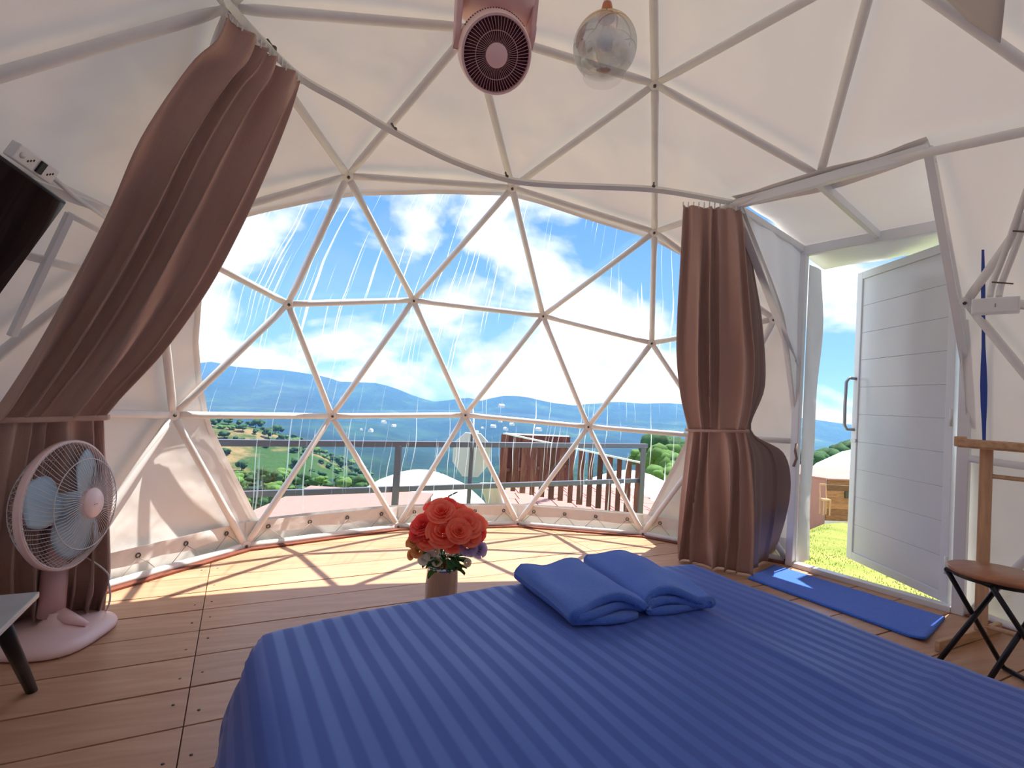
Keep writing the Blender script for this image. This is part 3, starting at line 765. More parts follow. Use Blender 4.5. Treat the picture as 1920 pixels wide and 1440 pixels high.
# near hill on the left with clearings
mb = MB(); hx = list(range(150, 760, 12)); ht = [95, 105, 115, 125, 135, 145, 155, 165, 175, 190]
TOPH = [(150, 775), (370, 782), (420, 790), (470, 797), (520, 812), (560, 828), (600, 846), (650, 872), (700, 900), (760, 950)]
hillpts = {}
for i, t_ in enumerate(ht):
    for j, x in enumerate(hx):
        f = i / 8; y0 = 1000; y1 = interp(x, TOPH); y = y0 + (y1 - y0) * math.sin(min(f, 1) * PI / 2) if i < 9 else y1 + 60
        P = at(x, y, t_); P.z += noise.noise(Vector((P.x * .06, P.y * .06, 2))) * 1.6
        hillpts[i, j] = P; mb.v.append(tuple(P))
for i in range(len(ht) - 1):
    for j in range(len(hx) - 1):
        a = i * len(hx) + j; mb.f.append((a, a + 1, a + len(hx) + 1, a + len(hx))); mb.sm.append(True)
tag(mb.build('hill', M['hill']), kind='structure')
# hilltop slope around the tent
mb = MB(); rs_ = [2.46, 2.7, 3.2, 4, 5, 6.5, 8.5, 11, 14, 18, 24, 32, 45]
def slope(az):
    a = math.degrees(az); f = min(1, max(0, (a - 38) / 16)); return .36 + (.125 - .36) * f
for r in rs_:
    for k in range(121):
        az = R_(-75 + 195 * k / 120); z = -.14 - slope(az) * (r - 2.46) - (max(0, r - 16) * .18)
        mb.v.append((math.sin(az) * r, math.cos(az) * r, z + (.015 * noise.noise(Vector((math.sin(az) * r * 2, math.cos(az) * r * 2, 0))))))
for i in range(len(rs_) - 1):
    for k in range(120):
        a = i * 121 + k; mb.f.append((a, a + 1, a + 122, a + 121)); mb.sm.append(True)
tag(mb.build('ground', M['lawn']), kind='structure')
# short grass on the lawn by the door
mb = MB()
for k in range(9000):
    az = R_(random.uniform(52, 92)); r = 2.6 + 9 * random.random() ** 1.6; z = -.14 - slope(az) * (r - 2.46)
    x, y = math.sin(az) * r, math.cos(az) * r; a = random.uniform(0, PI); h = random.uniform(.008, .024); w = .006
    dx_, dy_ = math.cos(a) * w, math.sin(a) * w
    mb.add([(x - dx_, y - dy_, z - .01), (x + dx_, y + dy_, z - .01), (x + random.uniform(-.02, .02), y + random.uniform(-.02, .02), z + h)], [(0, 1, 2)])
M['blades'] = mat('grass_blades', (.22, .26, .05), .7, var=.3, vscale=3)
tag(mb.build('lawn_grass', M['blades']), 'short sunlit lawn grass outside the open door', 'grass', kind='stuff')

# trees: a few crown shapes shared between many trees
def crown_mesh(seed, r=1.0, name='crown', m='tree', sub=2, sq=.85):
    b = bmesh.new(); rn = random.Random(seed)
    for k in range(11):
        a = rn.uniform(0, 6.28); q = rn.uniform(.1, .72) if k else 0; c = Vector((math.cos(a) * q, math.sin(a) * q, rn.uniform(-.35, .5) * (1 - q * .5))) * r; rr = r * rn.uniform(.30, .52) if k else r * .66
        res = bmesh.ops.create_icosphere(b, subdivisions=sub, radius=1)
        for v in res['verts']:
            n = v.co.normalized(); d = 1 + .30 * noise.noise(n * 2.6 + Vector((seed * 3.1 + k, 0, 0))) + .30 * noise.noise(n * 6 + Vector((k, seed, 0)))
            v.co = c + Vector((n.x, n.y, n.z * sq)) * d * rr
    me = bpy.data.meshes.new(name); b.to_mesh(me); b.free()
    me.materials.append(M[m]); me.polygons.foreach_set('use_smooth', [True] * len(me.polygons)); return me
crowns = [crown_mesh(k) for k in range(4)]; crowns2 = [crown_mesh(k + 9, m='tree2') for k in range(2)]
tm = MB().tube([(0, 0, -1.6), (0, 0, -.9), (.05, 0, -.2)], [.10, .08, .05], 6); 
trunk_me = tm.build('trunk', M['bark']).data
bpy.data.objects.remove(bpy.data.objects['trunk'])
def tree(P, s, label, group, light=False, wide=1.0):
    r = root('tree', tuple(P - Vector((0, 0, s * .0))), label, 'tree', group)
    c = bpy.data.objects.new('crown', random.choice(crowns2 if light else crowns)); COL.objects.link(c); c.parent = r
    c.scale = (s * wide, s * wide, s); c.rotation_euler = (0, 0, random.uniform(0, 6)); c.location = (0, 0, s * 1.35)
    t_ = bpy.data.objects.new('trunk', trunk_me); COL.objects.link(t_); t_.parent = r; t_.scale = (s, s, s); t_.location = (0, 0, s * 1.45)
    return r
random.seed(21)
cnt = 0; placed = []
for i in range(0, 9):
    for j in range(14, 46):
      for rep in range(5):
        if random.random() < (.80 if i in (6, 7, 8) else .42):
            P = hillpts[i, j]; x, y = pix(P)
            clear = (440 < x < 548 and 840 < y < 880) or (495 < x < 575 and 885 < y < 925)
            if clear: continue
            s = random.uniform(.8, 1.7); wd = random.uniform(1, 1.25); P = P + RH * random.uniform(-1, 1)
            if any((P - q).length < (s * wd + r) * 1.05 for q, r in placed): continue
            placed.append((P, s * wd))
            tree(P - Vector((0, 0, .8)), s, 'round green tree on the near hillside seen through the lower left panes', 'trees on the near hillside', random.random() < .3, wd); cnt += 1
for x, y, t_, s in ((1222, 845, 40, 1.5), (1240, 862, 36, 1.3), (1254, 850, 42, 1.7), (1268, 885, 34, 1.4), (1246, 905, 30, 1.1), (1215, 878, 38, 1.2), (1283, 862, 44, 1.8), (1205, 862, 48, 1.4)):
    P = at(x, y + s / t_ * FL * 1.2, t_); tree(P, s, 'bushy green tree beyond the slatted stair fence', 'trees beyond the stair fence', random.random() < .6)
for x, y, t_, s in ((1518, 872, 52, 1.2), (1530, 868, 50, 1.4), (1545, 866, 54, 1.5), (1560, 866, 50, 1.3), (1575, 862, 52, 1.5), (1590, 858, 55, 1.7), (1507, 872, 54, 1.4), (1604, 858, 52, 1.6)):
    P = at(x, y + s / t_ * FL * 1.2, t_); tree(P, s, 'dark green tree beyond the pink-roofed hut', 'trees beyond the pink-roofed hut')
random.seed(5); pl2 = []
for k in range(240):
    x = random.uniform(395, 705); t_ = random.uniform(52, 80); y = random.uniform(905, 962) - max(0, 540 - x) * .05 + max(0, x - 560) * .10; s = random.uniform(.55, 1.15); P = at(x, y, t_)
    if any((P - q).length < (s + r) * .95 for q, r in pl2): continue
    pl2.append((P, s)); tree(P - Vector((0, 0, .3)), s, 'bushy green tree on the lower slope just beyond the railing', 'trees on the lower slope', random.random() < .35, 1.15)
P = at(562, 938, 11); tree(P - Vector((0, 0, .5)), .32, 'bright green shrub below the lower fence rail', None, True)
# far houses in the valley
hm = MB().box((0, 0, 0), (1, 1.4, .6)).add([(-.5, -.7, .3), (.5, -.7, .3), (.5, .7, .3), (-.5, .7, .3), (0, -.75, .62), (0, .75, .62)], [(0, 1, 4), (2, 3, 5), (1, 2, 5, 4), (3, 0, 4, 5)]).build('tmp', M['offwhite']); hme = hm.data; bpy.data.objects.remove(hm)
for x, y in ((720, 792), (738, 799), (678, 806), (695, 808), (905, 803), (925, 800), (948, 805), (960, 796), (880, 797), (938, 790), (940, 762), (1010, 806), (893, 811)):
    t_ = 380; P = at(x, y, t_)
    o = bpy.data.objects.new('house', hme); COL.objects.link(o); s = random.uniform(1.6, 3.2); o.scale = (s, s, s); o.rotation_euler = (0, 0, random.uniform(0, 3)); o.location = P
    dg = None
    tag(o, 'tiny white house far off in the valley', 'house', 'houses far off in the valley')
# valley haze: one big volume of thin air
hv = MB(); o = hv.box((0, 0, 0), (3600, 1260, 420), Matrix((RH, FH, Vector((0, 0, 1)))).transposed()).build('valley_haze', None)
o.location = CAM + FH * (90 + 630) + Vector((0, 0, -210 + 62))
m = bpy.data.materials.new('thin_blue_haze'); m.use_nodes = True; t = m.node_tree; t.nodes.clear()
vs_ = N(t, 'ShaderNodeVolumeScatter'); vs_.inputs['Color'].default_value = (.055, .165, .52, 1); vs_.inputs['Density'].default_value = .0019; vs_.inputs['Anisotropy'].default_value = 0.1
o_ = N(t, 'ShaderNodeOutputMaterial'); t.links.new(vs_.outputs[0], o_.inputs['Volume']); o.data.materials.append(m)
tag(o, 'thin blue haze lying over the valley and the far mountains', 'haze', kind='stuff')

# ------------------------------------------------------------------ outdoors near: railing, board, stair fence, tents, hut
A0, A1 = at(410, 830, 3.9), at(1212, 836, 6.25)
B0_, B1_ = at(425, 928, 3.95), at(1197, 901, 6.25)
rl = root('deck_railing', tuple(Vector((A0.x, A0.y, -.3))), 'grey square-tube metal railing crossing outside the window', 'railing')
ext = (A0 - A1).normalized()
MB().bar(A0 + ext * 2.2, A1, .05, .052).build('top_rail', M['fanrail'], rl, bevel=.003)
MB().bar(B0_ + (B0_ - B1_).normalized() * 2.2, B1_, .04, .05).build('lower_rail', M['fanrail'], rl, bevel=.003)
def online(P0, P1, x):
    lo, hi = -1.0, 1.5
    for _ in range(50):
        mdl = (lo + hi) / 2
        if pix(P0.lerp(P1, mdl))[0] < x: lo = mdl
        else: hi = mdl
    return P0.lerp(P1, lo)
for x in (748, 1207, 330):
    q = online(A0, A1, x); MB().bar(q - Vector((0, 0, .015)), Vector((q.x, q.y, -.75)), .055, .055, up=FH).build('post', M['fanrail'], rl, bevel=.003)
q = online(A0, A1, 884) + FH * .10
MB().bar(q + Vector((0, 0, .10)), Vector((q.x, q.y, -.9)), .04, .04, up=FH).build('post', M['fanrail'], rl, bevel=.003)
# octagonal white board fixed to the slim post
oc = at(884, 853, depth(q) + .09); rx, ry = 35 / FL * depth(oc), 41 / FL * depth(oc)
pp = [(-.42, 1), (.42, 1), (1, .50), (1, -.35), (.42, -1), (-.42, -1), (-1, -.35), (-1, .5)]
mb = MB(); vs = [oc + RH * (a * rx) + Vector((0, 0, b * ry)) for a, b in pp]
mb.add(vs + [v + FH * .025 for v in vs], [tuple(range(8)), tuple(range(8, 16))[::-1]] + [(k, k + 8, (k + 1) % 8 + 8, (k + 1) % 8) for k in range(8)])
o = mb.build('octagonal_board', M['octo'], bevel=.004); tag(o, 'blank white octagonal board fixed to a slim post of the outdoor railing', 'sign')
# stair fence: sloping white handrail over weathered vertical planks
sf = root('stair_fence', tuple(at(1080, 950, 7)), 'weathered red-brown plank fence of an outdoor stair with pale sloping handrail', 'fence')
F0, F1 = at(948, 813, 7.6), at(1204, 868, 6.6)
MB().bar(F0, F1, .035, .022).build('handrail', M['offwhite'], sf)
nsl = 15
for k in range(nsl):
    x = 950 + (1198 - 950) * k / (nsl - 1); q = online(F0, F1, x); yb = 918 + (x - 950) * .20
    zb = at(x, yb, depth(q)).z
    off = FH * random.uniform(0, .03); w = random.uniform(.062, .085)
    MB().bar(q - Vector((0, 0, .012)) + off, Vector((q.x, q.y, zb)) + off, w, .018, up=FH).build('plank', M['slat'], sf)
G0, G1 = at(945, 813, 7.7), at(1066, 818, 9.4)
bf = root('landing_fence', tuple(at(1000, 930, 8.2)), 'dense dark red plank fence of the stair landing behind the sloping handrail', 'fence')
MB().bar(G0, G1, .03, .022).build('top_rail', M['offwhite'], bf)
for k in range(11):
    x = 947 + (1064 - 947) * k / 10; q = online(G0, G1, x); 
    MB().bar(q - Vector((0, 0, .012)), Vector((q.x, q.y, at(x, 912, depth(q)).z)), .11, .016, up=FH).build('plank', M['slat'], bf)
MB().bar(online(G0, G1, 950) - Vector((0, 0, .55)), online(G0, G1, 1064) - Vector((0, 0, .55)), .03, .05).build('cross_rail', M['slat'], bf)
# pink terrace with paving joints
tr_ = root('pink_terrace', tuple(at(1060, 945, 9)), 'pale pink paved terrace below the railing', 'terrace')
zt_ = at(1060, 930, 9.5).z
def onp(x, y, h): return on(x, y, h)
c00 = onp(930, 972, zt_); 
nu, nv_ = 9, 6; cA, cB, cC = onp(930, 975, zt_), onp(1290, 985, zt_), onp(930, 905, zt_)
du, dv = (cB - cA) / nu, FH * ((cC - cA).length / nv_)
for i in range(nu):
    for j in range(nv_):
        c = cA + du * (i + .5) + dv * (j + .5)
        uu = du.normalized(); M3 = Matrix((uu, Vector((-uu.y, uu.x, 0)), Vector((0, 0, 1)))).transposed()
        MB().box(c - Vector((0, 0, .02)), (du.length - .02, dv.length - .02, .04 + random.uniform(0, .006)), M3).build('paving_slab', M['hutpink'], tr_)
MB().box((cA + cB) / 2 + dv * 3 - Vector((0, 0, .30)), (du.length * nu, dv.length * nv_, .48), M3).build('slab_base', M['soil'], tr_)
tr2 = root('left_terrace', tuple(at(600, 950, 8)), 'plain pink concrete terrace left of the white tent roof', 'terrace')
a0, a1 = at(560, 942, 9.0), at(830, 925, 11.0); 
M3 = Matrix((RH, FH, Vector((0, 0, 1)))).transposed()
z2 = at(600, 930, 8.6).z
c = on(672, 936, z2); MB().box(Vector((c.x, c.y, z2 - .25)) - FH * .5, (2.2, 2.6, .5), M3).build('slab_base', M['soil'], tr2)
MB().box(Vector((c.x, c.y, z2 + .0)) - FH * .5, (2.25, 2.65, .04), M3).build('coping', M['soil'], tr2)
# neighbouring white dome tents
def tent(name, x, y, t_, r, label, entr=None):
    top = at(x, y, t_); c = top - Vector((0, 0, r))
    rt = root(name, tuple(c), label, 'tent')
    me_ = bmesh.new(); bmesh.ops.create_icosphere(me_, subdivisions=3, radius=r)
    bmesh.ops.bisect_plane(me_, geom=me_.verts[:] + me_.edges[:] + me_.faces[:], plane_co=(0, 0, -r * .55), plane_no=(0, 0, 1), clear_inner=True)
    me = bpy.data.meshes.new('skin'); me_.to_mesh(me); me_.free(); me.materials.append(M['offwhite'])
    o = bpy.data.objects.new('skin', me); COL.objects.link(o); o.parent = rt
    # folded rain cap and its tie on top
    MB().lathe([(r * .02, r * 1.01), (r * .12, r * 1.0), (r * .22, r * .975), (r * .225, r * .965)], c, n=24).build('rain_cap', M['offwhite'], rt)
    return rt
tn1 = tent('dome_tent', 790, 883, 15, 2.6, 'white dome tent roof behind the middle of the railing')
mb = MB().tube([at(838, 938, 11.6), at(842, 930, 11.55), at(850, 926, 11.5), at(858, 922, 11.5)], .02, 6).tube([at(836, 938, 11.6), at(846, 941, 11.6), at(852, 939, 11.6)], .02, 6); mb.build('strap', M['blackmetal'], tn1)
tent('dome_tent', 1185, 884, 13, 2.2, 'white dome tent roof behind the stair fence')
tent('dome_tent', 1660, 838, 19, 3.2, 'white dome tent roof behind the pink-roofed hut')
# draped white sheet by the terrace
mb = MB(); 
for i in range(9):
    for j in range(7):
        x = 900 + (935 - 900) * j / 6 + i * 2; y = 905 + 52 * i / 8; mb.v.append(tuple(at(x, y, 7.9 + .08 * math.sin(j * 2.2) + .02 * i)))
for i in range(8):
    for j in range(6): a = i * 7 + j; mb.f.append((a, a + 1, a + 8, a + 7)); mb.sm.append(True)
o = mb.build('white_tarpaulin', M['offwhite'], solid=.01); tag(o, 'draped white tarpaulin at the edge of the pink terrace', 'tarpaulin')
# hut seen through the doorway
hc = at(1548, 960, 15); hb_ = hc.z - .25
dR = (RH * 1.0 + FH * .12).normalized(); dL = (-RH * .80 + FH * .75).normalized()
hut = root('timber_hut', tuple(hc), 'small timber hut with a pink roof seen through the open door', 'hut')
hh = 62 / FL * 15
q0 = Vector((hc.x, hc.y, hb_))
MB().bar(q0 + dL * .02, q0 + dL * 1.8, .05, 2 * (hh + .25), up=(0, 0, 1)).build('side_wall', M['hutpink'], hut)
for k in range(7):
    z0 = hb_ + (hh + .25) * k / 7; z1 = hb_ + (hh + .25) * (k + 1) / 7
    MB().bar(Vector((hc.x, hc.y, (z0 + z1) / 2)), Vector((hc.x, hc.y, (z0 + z1) / 2)) + dR * 1.6, .04, z1 - z0 - .008).build('plank', M['hutwood'], hut)
MB().bar(q0 + dR * 1.6, q0 + dR * 1.6 + Vector((0, 0, hh + .25)), .06, .06, up=FH).build('corner_post', M['redwood'], hut)
zr = hc.z + hh
r0 = Vector((hc.x, hc.y, zr)); e0, e1, e2 = r0 - dR * .0 - FH * .08, r0 + dR * 1.75 - FH * .05, r0 + dL * 1.9
k0, k1 = at(1505, 872, 16.5), at(1600, 888, 16.4)
up1 = r0 + dL * 1.2 + dR * .5 + Vector((0, 0, .34)); 
mb = MB().add([e0, e1, e1 + FH * 1.6 + Vector((0, 0, .12)), e2 + FH * 1.0 + Vector((0, 0, .22)), e2 + Vector((0, 0, .04))], [(0, 1, 2, 3, 4)])
mb.build('roof', M['hutpink'], hut, solid=.04)
MB().bar(r0 + dR * .62 - FH * .04 - Vector((0, 0, .34)), r0 + dR * .62 - FH * .04 - Vector((0, 0, .54)), .10, .04, up=FH).build('wall_box', M['bolt'], hut)
# high-backed chair by the hut
ch = root('garden_chair', tuple(at(1546, 962, 14.3)), 'pale wooden high-backed chair standing in front of the timber hut', 'chair')
g0 = at(1546, 965, 14.3); sgn = RH; w_ = .085
s_h = .40
for a_, b_ in ((-1, -1), (1, -1), (-1, 1), (1, 1)):
    q = g0 + RH * (w_ * a_) + FH * (w_ * b_); MB().bar(q, q + Vector((0, 0, s_h)), .028, .028, up=FH).build('leg', M['pinewood'], ch)
MB().box(g0 + Vector((0, 0, s_h + .02)), (w_ * 2.5, w_ * 2.5, .05), M3).build('seat', M['pinewood'], ch)
for a_ in (-1, 1):
    q = g0 + RH * (w_ * a_) + FH * w_; MB().bar(q + Vector((0, 0, s_h)), q + Vector((0, 0, s_h + .42)) + FH * .05, .026, .026, up=FH).build('back_post', M['pinewood'], ch)
MB().bar(g0 + RH * -w_ + FH * (w_ + .05) + Vector((0, 0, s_h + .42)), g0 + RH * w_ + FH * (w_ + .05) + Vector((0, 0, s_h + .42)), .03, .05).build('top_slat', M['pinewood'], ch)
# ------------------------------------------------------------------ bed
ANG = math.atan2(.199, .98); BU = Vector((math.cos(ANG), math.sin(ANG), 0)); BV = Vector((BU.y, -BU.x, 0))   # across, towards the headboard end
BH = .40; BC = on(446, 1182, BH); BW = 1.76; BLn = 2.05
def bedp(u, v, z): return Vector((BC.x, BC.y, 0)) + BU * u + BV * v + Vector((0, 0, z))
bed = root('bed', tuple(bedp(BW / 2, BLn / 2, 0)), 'low double bed under a navy blue satin-striped sheet', 'bed')
mb = MB(); MX = Matrix((BU, BV, Vector((0, 0, 1)))).transposed()
mb.box(bedp(BW / 2, BLn / 2, .10), (BW - .16, BLn - .12, .17), MX); mb.build('bed_base', M['blackmetal'], bed)
for a_ in (.12, BW - .12):
    for b_ in (.10, BLn - .10): MB().box(bedp(a_, b_, .0125), (.06, .06, .025), MX).build('leg', M['blackmetal'], bed)
MB().box(bedp(BW / 2, BLn / 2, .275), (BW - .12, BLn - .08, .18), MX).build('mattress', M['white2'], bed, bevel=.03)
# sheet: profile across the bed = left drop, rounded shoulder, top, right drop
def sheet_xy():
    prof = []   # (u, z, arclength)
    r = .065; zb = .035
    pts = [(-.005 - .012, zb)]; n = 9
    for k in range(1, n): pts.append((-.005 - .012 * (1 - k / n), zb + (BH - r - zb) * k / n))
    for k in range(9): a = PI - k * PI / 2 / 8; pts.append((r + r * math.cos(a), BH - r + r * math.sin(a)))
    m = 70
    for k in range(1, m): pts.append((r + (BW - 2 * r) * k / m, BH))
    for k in range(9): a = PI / 2 - k * PI / 2 / 8; pts.append((BW - r + r * math.cos(a), BH - r + r * math.sin(a)))
    for k in range(1, n + 1): pts.append((BW, BH - r - (BH - r - zb) * k / n))
    s = 0; out = [(pts[0][0], pts[0][1], 0)]
    for a, b in zip(pts, pts[1:]): s += math.hypot(b[0] - a[0], b[1] - a[1]); out.append((b[0], b[1], s))
    return out
PR = sheet_xy(); rows = []
r = .065; vv_ = []
nd = 7
for k in range(nd): vv_.append((0, .035 + (BH - r - .035) * k / nd))          # foot end drop (towards the window)
for k in range(9): a = PI - k * PI / 2 / 8; vv_.append((r + r * math.cos(a), BH - r + r * math.sin(a)))
for k in range(1, 71): vv_.append((r + (BLn - r) * k / 70, BH))
bmv, bmf, uvs = [], [], []
sv = 0; pv = None
for (v, zc_) in vv_:
    if pv: sv += math.hypot(v - pv[0], zc_ - pv[1])
    pv = (v, zc_)
    for (u, z, s) in PR:
        # combine the two roundings: height is the lower of both, corner pulled in
        zf = min(z, zc_); uu, v2 = u, v
        if u < .19 and v < .19:      # rounded far left corner
            cr_ = .19; du_, dv_ = max(0, cr_ - u), max(0, cr_ - v); dd = math.hypot(du_, dv_)
            if dd > cr_: uu = cr_ - du_ * cr_ / dd; v2 = cr_ - dv_ * cr_ / dd
        if u > BW - .20 and v < .20:
            cr_ = .20; du_, dv_ = max(0, u - BW + cr_), max(0, cr_ - v); dd = math.hypot(du_, dv_)
            if dd > cr_: uu = BW - cr_ + du_ * cr_ / dd; v2 = cr_ - dv_ * cr_ / dd
        v2 -= .085 * max(0, 1 - ((u - BW / 2) / (BW / 2)) ** 2) * max(0, 1 - v / .9)
        side = min(1, max(0, (BH - .05 - zf) / .25))
        wv = .020 * math.sin(v * 17 + 1.2 * math.sin(v * 5)) * side + .012 * noise.noise(Vector((v * 9, zf * 12, 4))) * min(1, side * 3)
        if u < BW / 2: uu -= wv + .012 * side + .03 * math.sin(min(1, side) * PI) 
        else: uu += wv
        wf = .014 * math.sin(u * 21 + zf * 6) * side
        if v < .05: v2 -= wf
        zz_ = zf
        if side == 0:
            zz_ += .006 * noise.noise(Vector((u * 3, v * 3, 1))) + .004 * noise.noise(Vector((u * 12, v * 3, 7))) + .0045 * math.exp(-((v - 1.02 + .1 * (u - .8)) / .018) ** 2) * min(1, max(0, (u - .55) * 3)) 
            zz_ += .006 * math.exp(-((u - 1.30 + .12 * (v - .6)) / .03) ** 2) - .01 * math.exp(-(((u - 1.1) / .25) ** 2 + ((v - .95) / .12) ** 2))
        bmv.append(tuple(bedp(uu, v2, zz_))); uvs.append((s, sv))
nr = len(PR)
for i in range(len(vv_) - 1):
    for j in range(nr - 1): a = i * nr + j; bmf.append((a, a + 1, a + nr + 1, a + nr))
me = bpy.data.meshes.new('sheet'); me.from_pydata(bmv, [], bmf); me.materials.append(M['sheet']); me.polygons.foreach_set('use_smooth', [True] * len(bmf))
ul = me.uv_layers.new(name='UVMap')
for p in me.polygons:
    for li, vi in zip(p.loop_indices, p.vertices): ul.data[li].uv = uvs[vi]
o = bpy.data.objects.new('sheet', me); COL.objects.link(o); setpar(o, bed)

# ------------------------------------------------------------------ folded towels
def towel(ctr, dirv, L, Wd, label, flip=1, seed=0, th=.022):
    dirv = Vector(dirv).normalized(); sd = Vector((dirv.y, -dirv.x, 0)) * flip
    # cross-section: cloth path folded four times, wrapped from the right edge
    hw = Wd / 2; g = th * .56; z0 = th / 2
    path = [(hw * .80, z0), (-hw * .2, z0), (-hw, z0)]
    def turn(x, z, sgn, r): return [(x + sgn * r * math.sin(a), z + r - r * math.cos(a)) for a in [PI * k / 6 for k in range(1, 7)]]
    path = [(hw * .7, z0), (0, z0 - .0), (-hw + g, z0)] + turn(-hw + g, z0, -1, g) + [(0, z0 + 2 * g - .002), (hw - 2 * g, z0 + 2 * g)]
    path += turn(hw - 2 * g, z0 + 2 * g, 1, g * .75) + [(hw * .3, z0 + 3.5 * g + .004), (-hw * .4, z0 + 3.5 * g + .006), (-hw + g * .6, z0 + 3.4 * g), (-hw - .004, z0 + 2.6 * g), (-hw - .006, z0 + 1.4 * g)]
    pts = []
    for a, b in zip(path, path[1:]):
        n = max(1, int(math.hypot(b[0] - a[0], b[1] - a[1]) / .02))
        for k in range(n): pts.append((a[0] + (b[0] - a[0]) * k / n, a[1] + (b[1] - a[1]) * k / n))
    pts.append(path[-1])
    nl = 26; vs = []; m_ = len(pts); mb = MB()
    for i in range(nl + 1):
        f = i / nl; l = (f - .5) * L
        for sgn in (1, -1):
            for k, (x, z) in enumerate(pts):
                a, b = pts[max(k - 1, 0)], pts[min(k + 1, m_ - 1)]; tx, tz = b[0] - a[0], b[1] - a[1]; q = math.hypot(tx, tz) or 1
                nx_, nz_ = -tz / q, tx / q; h_ = th / 2 * (.97)
                x2, z2_ = x + nx_ * h_ * sgn, z + nz_ * h_ * sgn
                lay = z / (4 * g)
                lw = l * (1 + .03 * math.sin(k * .25 + seed)) + .012 * math.sin(x * 20 + seed + lay * 4)
                wob = noise.noise(Vector((x * 9, l * 7, seed))) * .007 * lay * 1.6 + .010 * lay * math.sin(x / Wd * 7 + l * 4 + seed)
                sag = -.006 * lay * (abs(l) / L * 2) ** 4
                P = Vector(ctr) + dirv * lw + sd * (x2 + .008 * math.sin(l * 9 + seed)) + Vector((0, 0, max(.001, z2_ + wob + sag)))
                mb.v.append(tuple(P))
    W2 = 2 * m_
    for i in range(nl):
        for k in range(m_ - 1):
            a = i * W2 + k; mb.f.append((a, a + 1, a + W2 + 1, a + W2)); mb.sm.append(True)
            a = i * W2 + m_ + k; mb.f.append((a, a + W2, a + W2 + 1, a + 1)); mb.sm.append(True)
        for k in (0, m_ - 1):
            a = i * W2 + k; mb.f.append((a, a + W2, a + W2 + m_, a + m_)); mb.sm.append(True)
    for i in (0, nl):
        for k in range(m_ - 1): a = i * W2 + k; mb.f.append((a, a + 1, a + m_ + 1, a + m_)); mb.sm.append(True)
    o = mb.build('folded_towel', M['towel']); tag(o, label, 'towel', 'folded towels on the bed'); return o
TZ = BH + .004
a1 = [on(968, 1085, TZ), on(1100, 1070, TZ + .03), on(1205, 1140, TZ + .02), on(1078, 1184, TZ)]
def quad_towel(q, label, fl_, seed, grow=0):
    c = sum(q, Vector()) / 4; c.z = TZ; d = ((q[3] + q[2]) - (q[0] + q[1])); d.z = 0; L = d.length / 2
    w = ((q[1] + q[2]) - (q[0] + q[3])); w.z = 0; dd = d.normalized(); Wd = abs(w.dot(Vector((dd.y, -dd.x, 0)))) / 2
    return towel(c, d, L + grow, Wd, label, fl_, seed)
quad_towel(a1, 'blue folded bath towel lying nearer the bouquet, its layered edge showing', -1, .3)
quad_towel([on(1100, 1062, TZ), on(1200, 1052, TZ + .03), on(1335, 1122, TZ + .02), on(1222, 1166, TZ)], 'blue folded bath towel lying nearer the doorway and brown curtain', -1, 2.1)

# ------------------------------------------------------------------ vase and bouquet
vb = on(827, 1142, 0); vt_ = depth(vb); vr = 30 / FL * vt_
vb = at(827, 1110, vt_); vb.z = 0; zt = at(827, 1058, vt_).z
vase = root('vase', tuple(vb), 'smoky metallic cylinder vase on the floor behind the bed', 'vase')
MB().lathe([(0, .002), (vr * .92, .002), (vr, .012), (vr * .985, .03), (vr, zt * .5), (vr * .985, zt - .02), (vr * 1.04, zt), (vr * .97, zt), (vr * .93, zt - .05), (0, zt - .06)], vb, n=40).build('body', M['vase'], vase)
for k in range(20):
    a = 2 * PI * k / 20; p = vb + Vector((math.cos(a) * vr * 1.0, math.sin(a) * vr * 1.0, 0))
MB().lathe([(vr * 1.0, .0), (vr * 1.05, .006), (vr * 1.05, .018), (vr * .99, .024)], vb, n=40).build('foot_ring', M['vase'], vase)
bq = root('flower_bouquet', tuple(vb + Vector((0, 0, zt - .05))), 'artificial bouquet of coral red roses with orange, lilac and cream blooms', 'bouquet')
def petalmat(n, c, c2): 
    m = mat(n, c, .55, sheen=.1); t = m.node_tree; b = t.nodes['Principled BSDF']; tcn = N(t, 'ShaderNodeTexCoord'); sp = N(t, 'ShaderNodeSeparateXYZ'); t.links.new(tcn.outputs['UV'], sp.inputs[0])
    mx = N(t, 'ShaderNodeMixRGB'); mx.inputs[1].default_value = tuple(c2) + (1,); mx.inputs[2].default_value = tuple(c) + (1,); t.links.new(sp.outputs[1], mx.inputs[0]); t.links.new(mx.outputs[0], b.inputs['Base Color'])
    tr = N(t, 'ShaderNodeBsdfTranslucent'); tr.inputs[0].default_value = tuple(c) + (1,); ms = N(t, 'ShaderNodeMixShader'); ms.inputs[0].default_value = .42
    t.links.new(b.outputs[0], ms.inputs[1]); t.links.new(tr.outputs[0], ms.inputs[2]); t.links.new(ms.outputs[0], t.nodes['Material Output'].inputs[0]); return m
M['coral'] = petalmat('coral_petal', (1.0, .27, .17), (.98, .08, .05)); M['red'] = petalmat('red_petal', (.95, .12, .09), (.75, .03, .03))
M['orangep'] = petalmat('orange_petal', (.75, .36, .12), (.55, .20, .06)); M['lilac'] = petalmat('lilac_petal', (.52, .42, .62), (.30, .22, .42)); M['cream'] = petalmat('cream_petal', (.82, .76, .55), (.66, .56, .30)); M['whitep'] = petalmat('white_petal', (.85, .84, .78), (.70, .68, .5))
